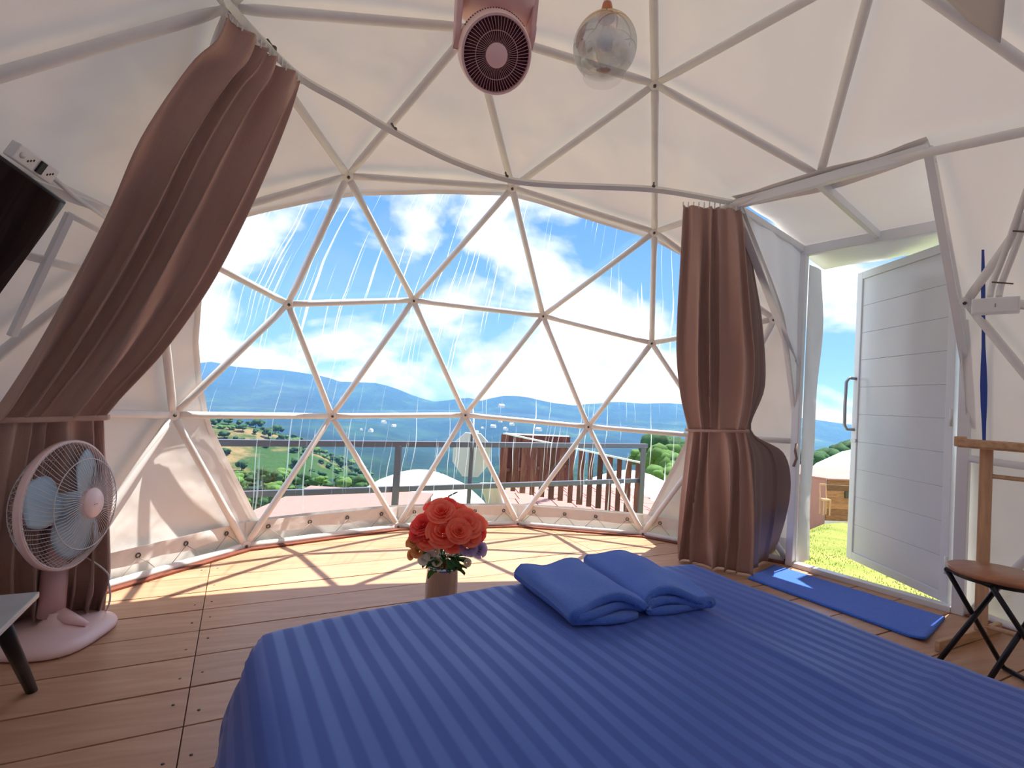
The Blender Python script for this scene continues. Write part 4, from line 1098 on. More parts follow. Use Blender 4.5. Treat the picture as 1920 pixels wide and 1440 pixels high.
def bloom(c, ax, R0, m, name, rings=4, seed=0):
    R0 = R0 * .72; rnd = random.Random(seed); ax = Vector(ax).normalized(); u = ax.orthogonal().normalized(); w = ax.cross(u)
    vs, fs, uv = [], [], []
    for rg in range(rings):
        f = (rg + 1) / rings; npet = 3 + rg; rad = R0 * (.16 + .55 * f ** 1.1); hgt = R0 * (1.05 - .25 * f); opn = .05 + .60 * f ** 1.5
        for k in range(npet):
            a0 = 2 * PI * (k + .5 * (rg % 2)) / npet + rnd.uniform(-.15, .15); span = 2 * PI / npet * .66; hj = rnd.uniform(-.12, .12) * R0; rj = rnd.uniform(.9, 1.12); b0 = len(vs); nu_, nv2 = 6, 5
            for i in range(nv2 + 1):
                v = i / nv2
                for j in range(nu_ + 1):
                    q = j / nu_ * 2 - 1; wid = math.sin(min(1, v * 1.25 + .15) * PI / 2) * (1 - .12 * v)
                    a = a0 + q * span * wid; lip = max(0, v - .7) * R0 * .9 * (.3 + f)
                    rr_ = rj * rad * (.30 + .70 * math.sin(min(1, v * 1.3) * PI / 2)) + opn * R0 * v * v * .55 + lip - R0 * .03 * q * q
                    h = hj * v - R0 * .30 + hgt * 1.1 * v * (1 - .10 * q * q * v) - lip * .55 * f + R0 * .02 * math.sin(q * 5 + seed)
                    vs.append(tuple(Vector(c) + u * (rr_ * math.cos(a)) + w * (rr_ * math.sin(a)) + ax * h)); uv.append((q, v))
            for i in range(nv2):
                for j in range(nu_): a = b0 + i * (nu_ + 1) + j; fs.append((a, a + 1, a + nu_ + 2, a + nu_ + 1))
    me = bpy.data.meshes.new(name); me.from_pydata(vs, [], fs); me.materials.append(M[m]); me.polygons.foreach_set('use_smooth', [True] * len(fs))
    ul = me.uv_layers.new(name='UVMap')
    for p in me.polygons:
        for li, vi in zip(p.loop_indices, p.vertices): ul.data[li].uv = uv[vi]
    o = bpy.data.objects.new(name, me); COL.objects.link(o); setpar(o, bq); return o
tb = depth(vb)
def bl(x, y, r, m, name='rose', off=0, rings=4, tilt=(0, 0)):
    c = at(x, y, tb + off); k = c - (vb + Vector((0, 0, zt + .02))); ax = k.normalized() * .8 - FW * .75 + Vector((0, 0, .25)) ; bloom(c, ax, r / FL * tb, m, name, rings, int(x + y))
for a in [(832, 1000, 33, 'coral', -.07), (873, 985, 31, 'coral', -.03), (828, 962, 27, 'coral', -.03), (795, 985, 25, 'red', -.02), (878, 1004, 24, 'coral', -.05), (815, 955, 20, 'red', .05), (858, 962, 22, 'coral', .03), (893, 1000, 19, 'red', -.01), (806, 1010, 24, 'coral', -.05), (851, 975, 20, 'red', 0), (850, 1018, 22, 'coral', -.07), (840, 948, 17, 'red', .02), (786, 1000, 20, 'red', -.03), (893, 982, 20, 'coral', .0), (860, 998, 24, 'coral', -.09)]:
    bl(a[0], a[1], a[2], a[3], 'rose', a[4], 5)
for a in [(777, 1015, 14, 'orangep', -.03), (785, 1032, 15, 'orangep', -.06), (773, 1040, 11, 'orangep', -.02), (768, 1018, 9, 'orangep', 0), (790, 1018, 13, 'orangep', -.05)]: bl(a[0], a[1], a[2], a[3], 'small_bloom', a[4], 3)
for a in [(877, 1026, 19, 'lilac', -.06), (896, 1030, 17, 'lilac', -.02)]: bl(a[0], a[1], a[2], a[3], 'lilac_rose', a[4], 4)
for a in [(795, 1048, 12, 'whitep', -.07), (806, 1040, 11, 'whitep', -.08), (820, 1052, 10, 'cream', -.08), (876, 1055, 8, 'cream', -.05), (817, 1034, 9, 'cream', -.07)]: bl(a[0], a[1], a[2], a[3], 'small_bloom', a[4], 3)
def leaf_mesh(L, w):
    vs = []; fs = []
    for i in range(6):
        f = i / 5; ww = w * math.sin(PI * min(.98, f * .95 + .03)) ** .8
        vs += [(-ww, L * f, .02 * L * math.sin(f * 3)), (0, L * f, -.1 * w - .15 * L * f * f), (ww, L * f, .02 * L * math.sin(f * 3))]
    for i in range(5): a = i * 3; fs += [(a, a + 1, a + 4, a + 3), (a + 1, a + 2, a + 5, a + 4)]
    me = bpy.data.meshes.new('leaf'); me.from_pydata(vs, [], fs); me.materials.append(M['green']); me.polygons.foreach_set('use_smooth', [True] * len(fs)); return me
lm_ = leaf_mesh(.055, .013); rnd = random.Random(3)
for k in range(80):
    a = rnd.uniform(0, 2 * PI); e = rnd.uniform(-.45, .5); p = vb + Vector((0, 0, zt + .03)) + Vector((math.cos(a) * .055, math.sin(a) * .055, rnd.uniform(-.03, .05)))
    d = Vector((math.cos(a) * math.cos(e), math.sin(a) * math.cos(e), math.sin(e))); o = bpy.data.objects.new('leaf', lm_); COL.objects.link(o)
    s = rnd.uniform(.8, 1.5); q = d.to_track_quat('Y', 'Z'); o.matrix_world = Matrix.Translation(p) @ q.to_matrix().to_4x4() @ Matrix.Scale(s, 4)
    mw = o.matrix_world.copy(); o.parent = bq; o.matrix_parent_inverse = Matrix.Translation(-bq.location); o.matrix_basis = mw
mb = MB()
for k in range(14):
    p = at(rnd.uniform(838, 868), rnd.uniform(1030, 1044), tb - .09 + rnd.uniform(0, .02)); mb.lathe([(0, -.004), (.004, -.002), (.005, .001), (.003, .004), (0, .005)], p, n=6)
mb.build('white_berries', M['whitep'], bq)
mb = MB()
for k in range(18):
    a = rnd.uniform(0, 2 * PI); top = vb + Vector((math.cos(a) * .09, math.sin(a) * .06, zt + rnd.uniform(.06, .16))); mb.tube([vb + Vector((math.cos(a) * .02, math.sin(a) * .02, zt - .05)), vb + Vector((math.cos(a) * .04, math.sin(a) * .03, zt + .04)), top], .0022, 5)
mb.build('stems', M['green'], bq)

# ------------------------------------------------------------------ curtains
def drape(rows, nf, amp, name, m, parent, nrm, cols=None, seed=0, solid=.004, phase=0.0, sub=6, hookamp=None):
    cols = cols or nf * 12; RW = []
    # smooth the rows
    Ls = crom([r[0] for r in rows], sub); Rs = crom([r[1] for r in rows], sub); As = crom([Vector((r[2], r[3] if len(r) > 3 else 0, 0)) for r in rows], sub)
    mb = MB(); nrr = len(Ls)
    for i, (L, R, A) in enumerate(zip(Ls, Rs, As)):
        d = R - L; v = i / (nrr - 1); n = Vector(nrm); n = (n - d.normalized() * n.dot(d.normalized())).normalized()
        for j in range(cols + 1):
            u = j / cols
            uu = u + .034 * math.sin(u * 11 + seed + v * 1.3) + .05 / nf * math.sin(v * 9 + u * 23 + seed)
            ph = 2 * PI * nf * uu + phase + .9 * math.sin(v * 3.1 + u * 9 + seed) + A.y
            w = math.sin(ph) + .30 * math.sin(2 * ph + v * 4 + 1) ; am = A.x * (.55 + .75 * (.5 + .5 * math.sin(u * 13.7 + seed * 3 + v * 2.2)))
            edge = min(1, u * 14, (1 - u) * 14)
            lat = A.x * .35 * math.cos(ph) * edge
            mb.v.append(tuple(L + d * u + n * (am * w * (.35 + .65 * edge)) + d.normalized() * lat))
    for i in range(nrr - 1):
        for j in range(cols): a = i * (cols + 1) + j; mb.f.append((a, a + 1, a + cols + 2, a + cols + 1)); mb.sm.append(True)
    return mb.build(name, M[m], parent, solid=solid)
def A_(x, y, t, r=2.30): return atin(x, y, t, r)
cl = root('curtain', tuple(at(100, 1150, 2.1)), 'brown curtain tied back on the left side of the window beside the pink fan', 'curtain')
t0 = depth(on(428, 30, 2.31)); t1 = depth(on(563, 152, 2.31))
rowsL = [(at(426, 26, t0), at(565, 152, t1), .026), (at(405, 75, t0 + .02), at(556, 180, t1 + .02), .026), (at(352, 125, t0 + .04), at(540, 225, t1 + .03), .034),
 (A_(262, 262, t0 + .09), A_(506, 310, t1 + .06), .040), (A_(203, 400, t0 + .13), A_(456, 420, t1 + .08), .044), (A_(140, 525, t0 + .16), A_(392, 540, t1 + .09), .046),
 (A_(66, 655, t0 + .2), A_(310, 655, t1 + .08), .044), (A_(0, 755, t0 + .22), A_(232, 738, t1 + .05), .036), (A_(-30, 790, t0 + .22), A_(192, 784, t1 + .03), .022)]
drape(rowsL, 5, .055, 'upper_drape', 'curtain', cl, -FW, seed=1.2, phase=.4)
tie_t = depth(A_(192, 784, t1 + .03))
rowsL2 = [(A_(-30, 786, t0 + .22), A_(192, 780, t1 + .03), .020), (A_(-50, 850, 2.0), A_(194, 850, 2.20), .030), (A_(-70, 950, 2.0), A_(201, 960, 2.18), .038), (A_(-80, 1060, 2.0), A_(206, 1070, 2.16), .042)]
bl_, br_ = on(-60, 1190, .01), on(196, 1150, .01)
rowsL2 += [(bl_ * .5 + A_(-80, 1100, 2.0) * .5, (br_ + A_(206, 1070, 2.16)) * .5, .042), (bl_, br_, .040)]
drape(rowsL2, 6, .04, 'lower_drape', 'curtain', cl, -FW, seed=2.2, phase=1.4)
p_, q_ = A_(-30, 788, t0 + .20), A_(194, 783, t1 + .01)
MB().tube([p_ - FW * .045, p_.lerp(q_, .5) - FW * .05, q_ - FW * .03, q_ + RT * .012, q_ + FW * .03], [(.011, .004)] * 5, 8, flat=((0, 0, 1),)).build('tieback', M['curtain'], cl)
mb = MB()
for k in range(18):
    f = k / 17; q = at(426, 26, t0).lerp(at(565, 152, t1), f); x, y = pix(q)
    tq = min(tp, key=lambda p: (p - q).length)
    MB().tube([q - Vector((0, 0, .012)), q + Vector((0, 0, .014)), Vector((q.x, q.y, 2.332))], .003, 5).build('glider', M['white2'], cl)

cr = root('curtain', tuple(on(1345, 1070, 0)), 'brown curtain gathered at its waist beside the doorway', 'curtain')
tt = depth(on(1340, 386, 2.32)); tb2a, tb2b = depth(on(1272, 1048, .012)), depth(on(1410, 1080, .012))
def R_row(xl, yl, xr, yr, f, amp): return (at(xl, yl, tt + (tb2a - tt) * f), at(xr, yr, tt - .05 + (tb2b - tt + .05) * f), amp)
rowsR = [R_row(1281, 385, 1390, 392, 0, .018), R_row(1279, 420, 1394, 425, .05, .024), R_row(1275, 500, 1400, 505, .16, .034), R_row(1270, 590, 1408, 595, .3, .040), R_row(1269, 670, 1415, 675, .42, .042), R_row(1277, 745, 1410, 750, .53, .036), R_row(1291, 806, 1398, 808, .62, .020)]
drape(rowsR, 5, .04, 'upper_drape', 'curtain', cr, -FW, seed=.4, phase=.9)
rowsR2 = [R_row(1291, 806, 1398, 808, .62, .018), R_row(1284, 860, 1408, 862, .70, .030), R_row(1275, 940, 1414, 945, .82, .038), R_row(1270, 1010, 1415, 1020, .92, .042), (on(1270, 1048, .012), on(1412, 1080, .012), .042)]
drape(rowsR2, 5, .04, 'lower_drape', 'curtain', cr, -FW, seed=3.4, phase=.2)
p_, q_ = at(1289, 806, tt + .3), at(1399, 808, tt + .22)
t62 = tt + (tb2a - tt) * .62; t62b = tt - .05 + (tb2b - tt + .05) * .62
p_, q_ = at(1288, 806, t62), at(1400, 808, t62b)
MB().tube([p_ + FW * .03, p_ - RT * .008, p_ - FW * .038, p_.lerp(q_, .5) - FW * .048, q_ - FW * .038, q_ + RT * .008, q_ + FW * .03], [(.009, .004)] * 7, 8, flat=((0, 0, 1),)).build('tieback', M['curtain'], cr)
lr = [(at(1388, 392, tt + .0), at(1396, 393, tt + .12), .006), (at(1395, 500, tt + .08), at(1412, 505, tt + .2), .010), (at(1400, 600, tt + .12), at(1428, 600, tt + .25), .014), (at(1402, 720, tt + .16), at(1434, 722, tt + .28), .014), (at(1396, 800, tt + .2), at(1408, 806, tt + .3), .010),
      (at(1405, 850, tt + .2), at(1468, 848, tt + .3), .016), (at(1408, 920, tt + .2), at(1483, 905, tt + .3), .018), (at(1410, 980, tt + .2), at(1474, 970, tt + .3), .018), (on(1408, 1066, .012), on(1452, 1040, .012), .016)]
drape(lr, 2, .02, 'rear_fold', 'lining', cr, -FW, seed=5, cols=40)
for k in range(12):
    q = at(1281, 385, tt).lerp(at(1390, 392, tt - .05), k / 11)
    MB().tube([q - Vector((0, 0, .012)), Vector((q.x, q.y, 2.332))], .004, 5).build('glider', M['white2'], cr)
# ------------------------------------------------------------------ pink pedestal fan
fbase = on(92, 1198, 0); ft = depth(fbase)
fan = root('stand_fan', tuple(fbase), 'pink pedestal fan with white wire cage in front of the left curtain', 'fan')
hc_ = at(129, 945, depth(fbase) - .02); HR = .240
fN = (RT * 1.0 + FW * .12 + Vector((0, 0, .02))).normalized(); 
FHN = Vector((fN.x, fN.y, 0)).normalized(); FSD = Vector((-FHN.y, FHN.x, 0))
MF = Matrix((FHN, FSD, Vector((0, 0, 1)))).transposed()
# base: soft square dish, rising to the column socket
mb = MB(); NB = 48; prof = [(.0, .003), (.195, .003), (.205, .010), (.206, .022), (.198, .036), (.16, .048), (.10, .056), (.055, .066), (.038, .085), (.034, .11), (0, .11)]
vs = []
for (r, h) in prof:
    for k in range(NB):
        a = 2 * PI * k / NB; ca, sa = math.cos(a), math.sin(a); sq = 1 / (abs(ca) ** 3.2 + abs(sa) ** 3.2) ** (1 / 3.2); sq = 1 + (sq - 1) * min(1, r / .1)
        vs.append(fbase + FHN * (r * ca * sq * .92 + .02 * (1 - r / .2)) + FSD * (r * sa * sq * .95) + Vector((0, 0, h)))
fs = [(i * NB + k, i * NB + (k + 1) % NB, (i + 1) * NB + (k + 1) % NB, (i + 1) * NB + k) for i in range(len(prof) - 1) for k in range(NB)]
mb.add(vs, fs, True).build('base', M['pinkpale'], fan)
fc = fbase + FHN * .0
mb = MB().tube([fc + FHN * .02 + Vector((0, 0, .10)), fc + FHN * .075 + Vector((0, 0, .078)), fc + FHN * .135 + Vector((0, 0, .058))], [(.030, .030), (.022, .024), (.008, .012)], 12); mb.build('base_spine', M['pink'], fan)
zt = hc_.z
top = Vector((hc_.x, hc_.y, hc_.z)) - fN * .13
cb_ = Vector((fc.x, fc.y, .09)); ct_ = Vector((fc.x, fc.y, zt - .10))
MB().tube([cb_, cb_.lerp(ct_, .55)], [(.044, .036)] * 2, 20).build('outer_column', M['pinkdusk'], fan)
MB().tube([cb_.lerp(ct_, .5), ct_], [(.034, .028)] * 2, 20).build('inner_column', M['pink'], fan)
MB().bar(cb_.lerp(ct_, .12) + FHN * .034, cb_.lerp(ct_, .9) + FHN * .030, .018, .006, up=FHN).build('switch_panel', M['pinkpale'], fan, bevel=.002)
# shift the head so its neck sits over the column
mc = hc_ - fN * .10
MB().tube([ct_ - Vector((0, 0, .03)), ct_ + Vector((0, 0, .03)), Vector((mc.x, mc.y, mc.z - .05)), Vector((mc.x, mc.y, mc.z))], [.030, .032, .035, .03], 16).build('neck', M['pink'], fan)
MB().lathe([(0, -.12), (.045, -.115), (.066, -.09), (.072, -.04), (.070, .02), (.05, .03)], mc, fN, 32).build('motor_housing', M['pink'], fan)
DC = hc_; D_ = .062
def cage(sg, n, D, ri, name, c):
    mb = MB()
    for k in range(n):
        a = 2 * PI * k / n; pts = []
        for f in (0, .2, .45, .7, .9, 1.0):
            r = ri + (HR - ri) * f; h = D * (1 - f ** 3.0)
            aa = a + (.18 * math.sin(f * PI) if sg > 0 else 0)
            pts.append(c + fN * (h * sg) + FSD * (math.cos(aa) * r) + FUP * (math.sin(aa) * r))
        mb.tube(pts, .0011, 4, cap=False)
    for rr_, fz in ((HR, 1), (HR * .72, .72)):
        f = (rr_ - ri) / (HR - ri); h = D * (1 - f ** 3.0)
        mb.tube([c + fN * h * sg + FSD * (math.cos(x) * rr_) + FUP * (math.sin(x) * rr_) for x in [2 * PI * q / 60 for q in range(60)]], .0018, 5, closed=True)
    return mb.build(name, M['cage'], fan)
FUP = fN.cross(FSD); FUP = FUP if FUP.z > 0 else -FUP
cage(1, 76, .075, .055, 'front_grille', DC + fN * .012); cage(-1, 64, .095, .060, 'rear_grille', DC - fN * .012)
MB().lathe([(HR - .004, -.013), (HR + .007, -.010), (HR + .008, .010), (HR - .004, .014), (HR - .004, -.013)], DC, fN, 64).build('rim_band', M['pinkpale'], fan)
capc = DC + fN * .086
cp = MB().lathe([(.058, -.012), (.060, .0), (.052, .008), (0, .011)], capc, fN, 40).build('centre_cap', M['pinkpale'], fan)
MB().box(capc + fN * .0115 - FUP * .005, (.0012, .022, .004), MF).build('cap_mark', M['pinkdusk'], cp)
for k in range(3):
    mb = MB(); a0 = 2 * PI * k / 3 + .55; n1, n2 = 8, 8
    for i in range(n1 + 1):
        f = i / n1; r = .035 + (HR - .055) * f; w = .35 + .42 * math.sin(PI * min(1, f * .85 + .12))
        for j in range(n2 + 1):
            q = j / n2 * 2 - 1; a = a0 + q * w * (1.15 - .35 * f) + .35 * f; mb.v.append(tuple(DC + fN * (.022 * q * (1 - .3 * f)) + FSD * (math.cos(a) * r) + FUP * (math.sin(a) * r)))
    for i in range(n1):
        for j in range(n2): a = i * (n2 + 1) + j; mb.f.append((a, a + 1, a + n2 + 2, a + n2 + 1)); mb.sm.append(True)
    mb.build('blade', M['blade'], fan, solid=.0025)
MB().lathe([(.045, -.03), (.048, .02), (.03, .035), (0, .038)], DC, fN, 28).build('blade_hub', M['blade'], fan)
cdp = [mc - fN * .10 - Vector((0, 0, .03)), at(185, 1060, ft + .1), at(204, 1095, ft + .12), at(205, 1130, ft + .13), on(190, 1150, .006), on(140, 1153, .006), on(112, 1158, .006)]
cdp = crom(cdp, 8); 
for p in cdp: p.z = max(p.z, .006)
MB().tube(cdp, .0035, 6).build('power_cord', M['cord'], fan)

# ------------------------------------------------------------------ side table
zt = .40; ca = on(75, 1108, zt); e1 = (on(0, 1181, zt) - ca); e1 = e1.normalized(); e2 = Vector((-e1.y, e1.x, 0)); 
if e2.dot(RT) > 0: e2 = -e2
ML2 = Matrix((e1, e2, Vector((0, 0, 1)))).transposed()
tbl = root('side_table', tuple(Vector((ca.x, ca.y, 0)) + e1 * .22 + e2 * .22), 'small grey-topped table with dark splayed legs at the lower left', 'table')
MB().box(ca + e1 * .24 + e2 * .22 - Vector((0, 0, .010)), (.48, .44, .018), ML2).build('tabletop', M['greywood'], tbl, bevel=.003)
MB().box(ca + e1 * .24 + e2 * .22 - Vector((0, 0, .026)), (.40, .36, .014), ML2).build('under_frame', M['blackmetal'], tbl)
lt = at(38, 1172, depth(on(60, 1296, 0)) - .04); lb = on(60, 1296, 0)
tp_ = ca + e1 * .09 + e2 * .09 - Vector((0, 0, .03)); dlt = lb - Vector((tp_.x, tp_.y, 0))
for a_, b_ in ((.07, .07), (.41, .07), (.07, .37), (.41, .37)):
    t_ = ca + e1 * a_ + e2 * b_; sx_, sy_ = (-1 if a_ < .2 else 1), (-1 if b_ < .2 else 1)
    b__ = Vector((t_.x, t_.y, 0)) + e1 * .05 * sx_ + e2 * .05 * sy_
    if a_ < .2 and b_ < .2: b__ = Vector((lb.x, lb.y, 0))
    MB().tube([b__ + Vector((0, 0, 0)), Vector((t_.x, t_.y, zt - .03))], [.015, .022], 14).build('leg', M['blackmetal'], tbl)

# ------------------------------------------------------------------ wall television and power strip
TA = at(128, 381, 1.78); 
dz = ray(0, 289); tq_ = (TA.z + .0 - CAM.z) / dz.z
hdir = (CAM + dz * tq_ - TA); hdir.z = 0; hdir.normalize()
best = None
for k in range(400):
    t_ = 1.0 + k * .003; q = at(0, 556, t_); e = abs((q - TA).normalized().dot(hdir))
    if best is None or e < best[0]: best = (e, q)
vdir = (best[1] - TA); vdir = (vdir - hdir * vdir.dot(hdir)).normalized()
tn_ = hdir.cross(vdir); tn_ = tn_ if tn_.dot(CAM - TA) > 0 else -tn_
MT = Matrix((hdir, vdir, tn_)).transposed()
tv = root('television', tuple(TA + hdir * .4 + vdir * .25), 'black flat television mounted aslant on the left tent wall', 'television')
TWd, THt = .80, .47
cT = TA + hdir * TWd / 2 + vdir * THt / 2
MB().box(cT - tn_ * .022, (TWd, THt, .036), MT).build('housing', M['dark'], tv, bevel=.004)
MB().box(cT - tn_ * .003, (TWd - .016, THt - .022, .004), MT).build('screen', M['screen'], tv)
MB().box(cT - tn_ * .06, (.30, .22, .04), MT).build('mount_plate', M['blackmetal'], tv)
# white bars of the wall bracket behind the set
bk = root('television_bracket', tuple(cT - tn_ * .1), 'white crossed bars on the wall behind the television', 'bracket')
def wp_(x, y, r=2.40): return at(x, y, sph(x, y, r))
for a, b, w in (((132, 400), (22, 630), .030), ((40, 476), (160, 508), .030), ((-60, 300), (188, 390), .034), ((128, 402), (200, 440), .020)):
    MB().bar(wp_(*a), wp_(*b), w, .018, up=(O0 - wp_(*a)).normalized()).build('bar', M['white2'], bk, bevel=.003)
ps = root('power_strip', tuple(at(58, 305, 1.82)), 'white socket strip with dark switch above the television edge', 'power strip')
pa, pb = wp_(22, 278, 2.36), wp_(96, 330, 2.36); pd = (pb - pa).normalized(); pu = (TA - (TA + vdir)).normalized(); 
pu = (pu - pd * pu.dot(pd)).normalized(); pn = pd.cross(pu); pn = pn if pn.dot(CAM - pa) > 0 else -pn
MP = Matrix((pd, pu, pn)).transposed(); LP = (pb - pa).length; pc = (pa + pb) / 2
MB().box(pc, (LP, .052, .03), MP).build('housing', M['white2'], ps, bevel=.004)
MB().box(pc + pd * LP * .08 + pn * .017, (.022, .040, .010), MP).build('switch', M['dark'], ps, bevel=.001)
for f in (-.16, .34):
    for k in range(3): MB().box(pc + pd * (LP * f + .008 * (k - 1)) + pu * (.006 * (k - 1)) + pn * .0155, (.004, .007, .002), MP).build('socket_hole', M['dark'], ps)
MB().lathe([(.010, 0), (.010, .003), (0, .003)], pc - pd * LP * .36 + pn * .0145, pn, 16).build('indicator', M['white'], ps)
ps2 = MB().tube([pb, pb + (wp_(170, 395) - pb) * .5, wp_(200, 410)], .008, 8).build('cable_sleeve', M['white2'], ps)

# ------------------------------------------------------------------ pink ceiling fan (orbiting head)
cf_t = 1.95; cc_ = at(931, 104, cf_t)
cN = (-FW * .80 + RT * .20 + Vector((0, 0, -.72))).normalized()
cf = root('ceiling_fan', tuple(at(905, -60, cf_t + .15)), 'pink ceiling fan with round maroon grille at the top of the tent', 'fan')
CR = 66 / FL * cf_t
xs_ = Vector((0, 0, 1)).cross(cN).normalized(); ys_ = cN.cross(xs_); ys_ = ys_ if ys_.z > 0 else -ys_
back = cc_ - cN * .0
# barrel head: pink drum tapering backwards
MB().lathe([(CR * .99, .002), (CR * 1.02, -.008), (CR * 1.05, -.05), (CR * 1.06, -.10), (CR * .98, -.15), (CR * .75, -.19), (CR * .3, -.205), (0, -.207)], cc_, cN, 56).build('drum', M['pinkpale'], cf)
MB().lathe([(CR * .985, .004), (CR * .94, .004), (CR * .92, -.006), (CR * .92, -.012)], cc_, cN, 56).build('rim', M['pink'], cf)
MB().lathe([(CR * .93, -.020), (0, -.020)], cc_, cN, 48).build('grille_back', M['maroon'], cf)
MB().lathe([(.042 * 1.0, -.004), (.042, .005), (.036, .009), (0, .009)], cc_, cN, 32).build('hub_cap', M['pink'], cf)
sl = MB()
for k in range(60):
    a = 2 * PI * k / 60; pts = []
    for f in (.31, .5, .72, .93): aa = a + .16 * f; pts.append(cc_ + cN * (.003 - .004 * (1 - f)) + xs_ * (math.cos(aa) * CR * f) + ys_ * (math.sin(aa) * CR * f))
    sl.tube(pts, [(.0012, .0040)] * 4, 4, cap=False, smooth=False, flat=(tuple(xs_ * -math.sin(a) + ys_ * math.cos(a)),))
for rr_ in (.60,): sl.tube([cc_ + cN * .004 + xs_ * (math.cos(x) * CR * rr_) + ys_ * (math.sin(x) * CR * rr_) for x in [2 * PI * q / 48 for q in range(48)]], .0014, 5, closed=True)
sl.build('grille', M['pinkdusk'], cf)
for k in range(5):
    mb = MB(); a0 = 2 * PI * k / 5
    for i in range(5):
        f = .28 + .6 * i / 4
        for j in range(4): a = a0 + (j / 3 - .5) * .8 + .2 * f; mb.v.append(tuple(cc_ - cN * (.016 - .006 * j / 3) + xs_ * (math.cos(a) * CR * f) + ys_ * (math.sin(a) * CR * f)))
    for i in range(4):
        for j in range(3): a = i * 4 + j; mb.f.append((a, a + 1, a + 5, a + 4)); mb.sm.append(True)
    mb.build('blade', M['maroon'], cf)
# perforated band across the drum top, as small raised slots
for k in range(26):
    a = R_(48 + 104 * k / 25); rr_ = CR * 1.062
    p = cc_ - cN * .075 + xs_ * (math.cos(a) * rr_) + ys_ * (math.sin(a) * rr_)
    MB().bar(p - cN * .010, p + cN * .010, .0045, .003, up=(xs_ * math.cos(a) + ys_ * math.sin(a))).build('vent_slot', M['maroon'], cf)
# yoke: two side cheeks and the round mount above
up0 = at(900, -25, cf_t + .10)
for sg, x0 in ((-1, 852), (1, 975)):
    p0 = cc_ - cN * (.12) + Vector((0, 0, .075 if sg > 0 else .01)) + xs_ * (CR * 1.10 * (1 if (xs_.dot(RT) * sg) > 0 else -1)); p1 = p0 + Vector((0, 0, .20))
    mb = MB(); n = 14
    for i in range(n + 1):
        f = i / n; w = (.035 + .045 * f); z = -.045 + .25 * f
        if f < .25: w = .075 * math.sqrt(max(0, 1 - ((.25 - f) / .25) ** 2)) * .75 + .0
        for q in (-1, 1): mb.v.append(tuple(p0 + Vector((0, 0, z)) + cN.cross(xs_).cross(xs_) * 0 + Vector((cN.x, cN.y, 0)).normalized() * (w * q + .01)))
    for i in range(n): a = i * 2; mb.f.append((a, a + 1, a + 3, a + 2)); mb.sm.append(True)
    mb.build('yoke_arm', M['pinkdusk'], cf, solid=.022, bevel=.004)
mt = cc_ - cN * .11 + Vector((0, 0, CR + .02))
MB().lathe([(0, -.01), (CR * .95, -.005), (CR * 1.16, .02), (CR * 1.20, .07), (CR * 1.15, .13), (CR * .8, .16), (0, .165)], mt + Vector((0, 0, .0)), (0, 0, 1), 48).build('mount_housing', M['pink'], cf)
MB().lathe([(.05, .15), (.05, .34)], mt, (0, 0, 1), 24).lathe([(.02, .30), (.11, .31), (.115, .335), (0, .34)], mt, (0, 0, 1), 24).build('ceiling_rod', M['pinkdusk'], cf)
MB().lathe([(.004, 0), (.004, .003), (0, .003)], mt + (Vector((cN.x, cN.y, 0)).normalized() * CR * 1.13) + Vector((0, 0, .02)) - RT * .05, cN, 10).build('screw', M['bolt'], cf)

# ------------------------------------------------------------------ glass pendant lamp
gt = 2.0; gc = at(1134, 88, gt); gr = 59 / FL * gt
pd_ = root('pendant_lamp', tuple(gc), 'mirrored glass globe pendant lamp with a clear open rim and copper neck', 'lamp')
prof = []; vs, fs, uv = [], [], []
a_s, a_e = R_(12), R_(141); ns_ = 30; NG = 56
for i in range(ns_ + 1):
    a = a_s + (a_e - a_s) * i / ns_; prof.append((gr * math.sin(a), gr * math.cos(a)))
zb_ = prof[-1][1]; prof += [(gr * math.sin(a_e) * .98, zb_ - .012), (gr * math.sin(a_e) * 1.0, zb_ - .024), (gr * .60, zb_ - .030)]
prof = [(r * (1 + .04 * (1 if False else 0)), h) for r, h in prof]
hmin, hmax = prof[-1][1], prof[0][1]
for r, h in prof:
    for k in range(NG): a = 2 * PI * k / NG; vs.append(gc + Vector((r * math.cos(a), r * math.sin(a), h))); uv.append((k / NG, (h - hmin) / (hmax - hmin)))
for i in range(len(prof) - 1):
    for k in range(NG): fs.append((i * NG + k, i * NG + (k + 1) % NG, (i + 1) * NG + (k + 1) % NG, (i + 1) * NG + k))
me = bpy.data.meshes.new('glass_globe'); me.from_pydata([tuple(v) for v in vs], [], fs); me.materials.append(M['globe']); me.polygons.foreach_set('use_smooth', [True] * len(fs))
ul = me.uv_layers.new(name='UVMap')
for p in me.polygons:
    for li, vi in zip(p.loop_indices, p.vertices): ul.data[li].uv = uv[vi]
o = bpy.data.objects.new('glass_globe', me); COL.objects.link(o); setpar(o, pd_)
MB().lathe([(0, gr + .050), (.018, gr + .050), (.020, gr + .040), (.026, gr + .012), (.034, gr - .012), (.030, gr - .016), (0, gr - .016)], gc, n=28).build('copper_neck', M['copper'], pd_)
MB().lathe([(.014, gr + .048), (.014, gr + .075), (.010, gr + .078)], gc, n=16).build('cord_grip', M['white2'], pd_)
hook = Vector((gc.x, gc.y, 2.86 - .18 * (gc.x**2 + gc.y**2)))
MB().tube([gc + Vector((0, 0, gr + .07)), hook], .003, 6).build('cord', M['dark'], pd_)
MB().lathe([(.014, gr - .016), (.014, gr - .05)], gc, n=16).build('lamp_holder', M['copper'], pd_)
MB().lathe([(.013, gr - .045), (.016, gr - .06), (.026, gr - .085), (.031, gr - .105), (.028, gr - .128), (.016, gr - .142), (0, gr - .146)], gc, n=24).build('bulb', M['bulb'], pd_)

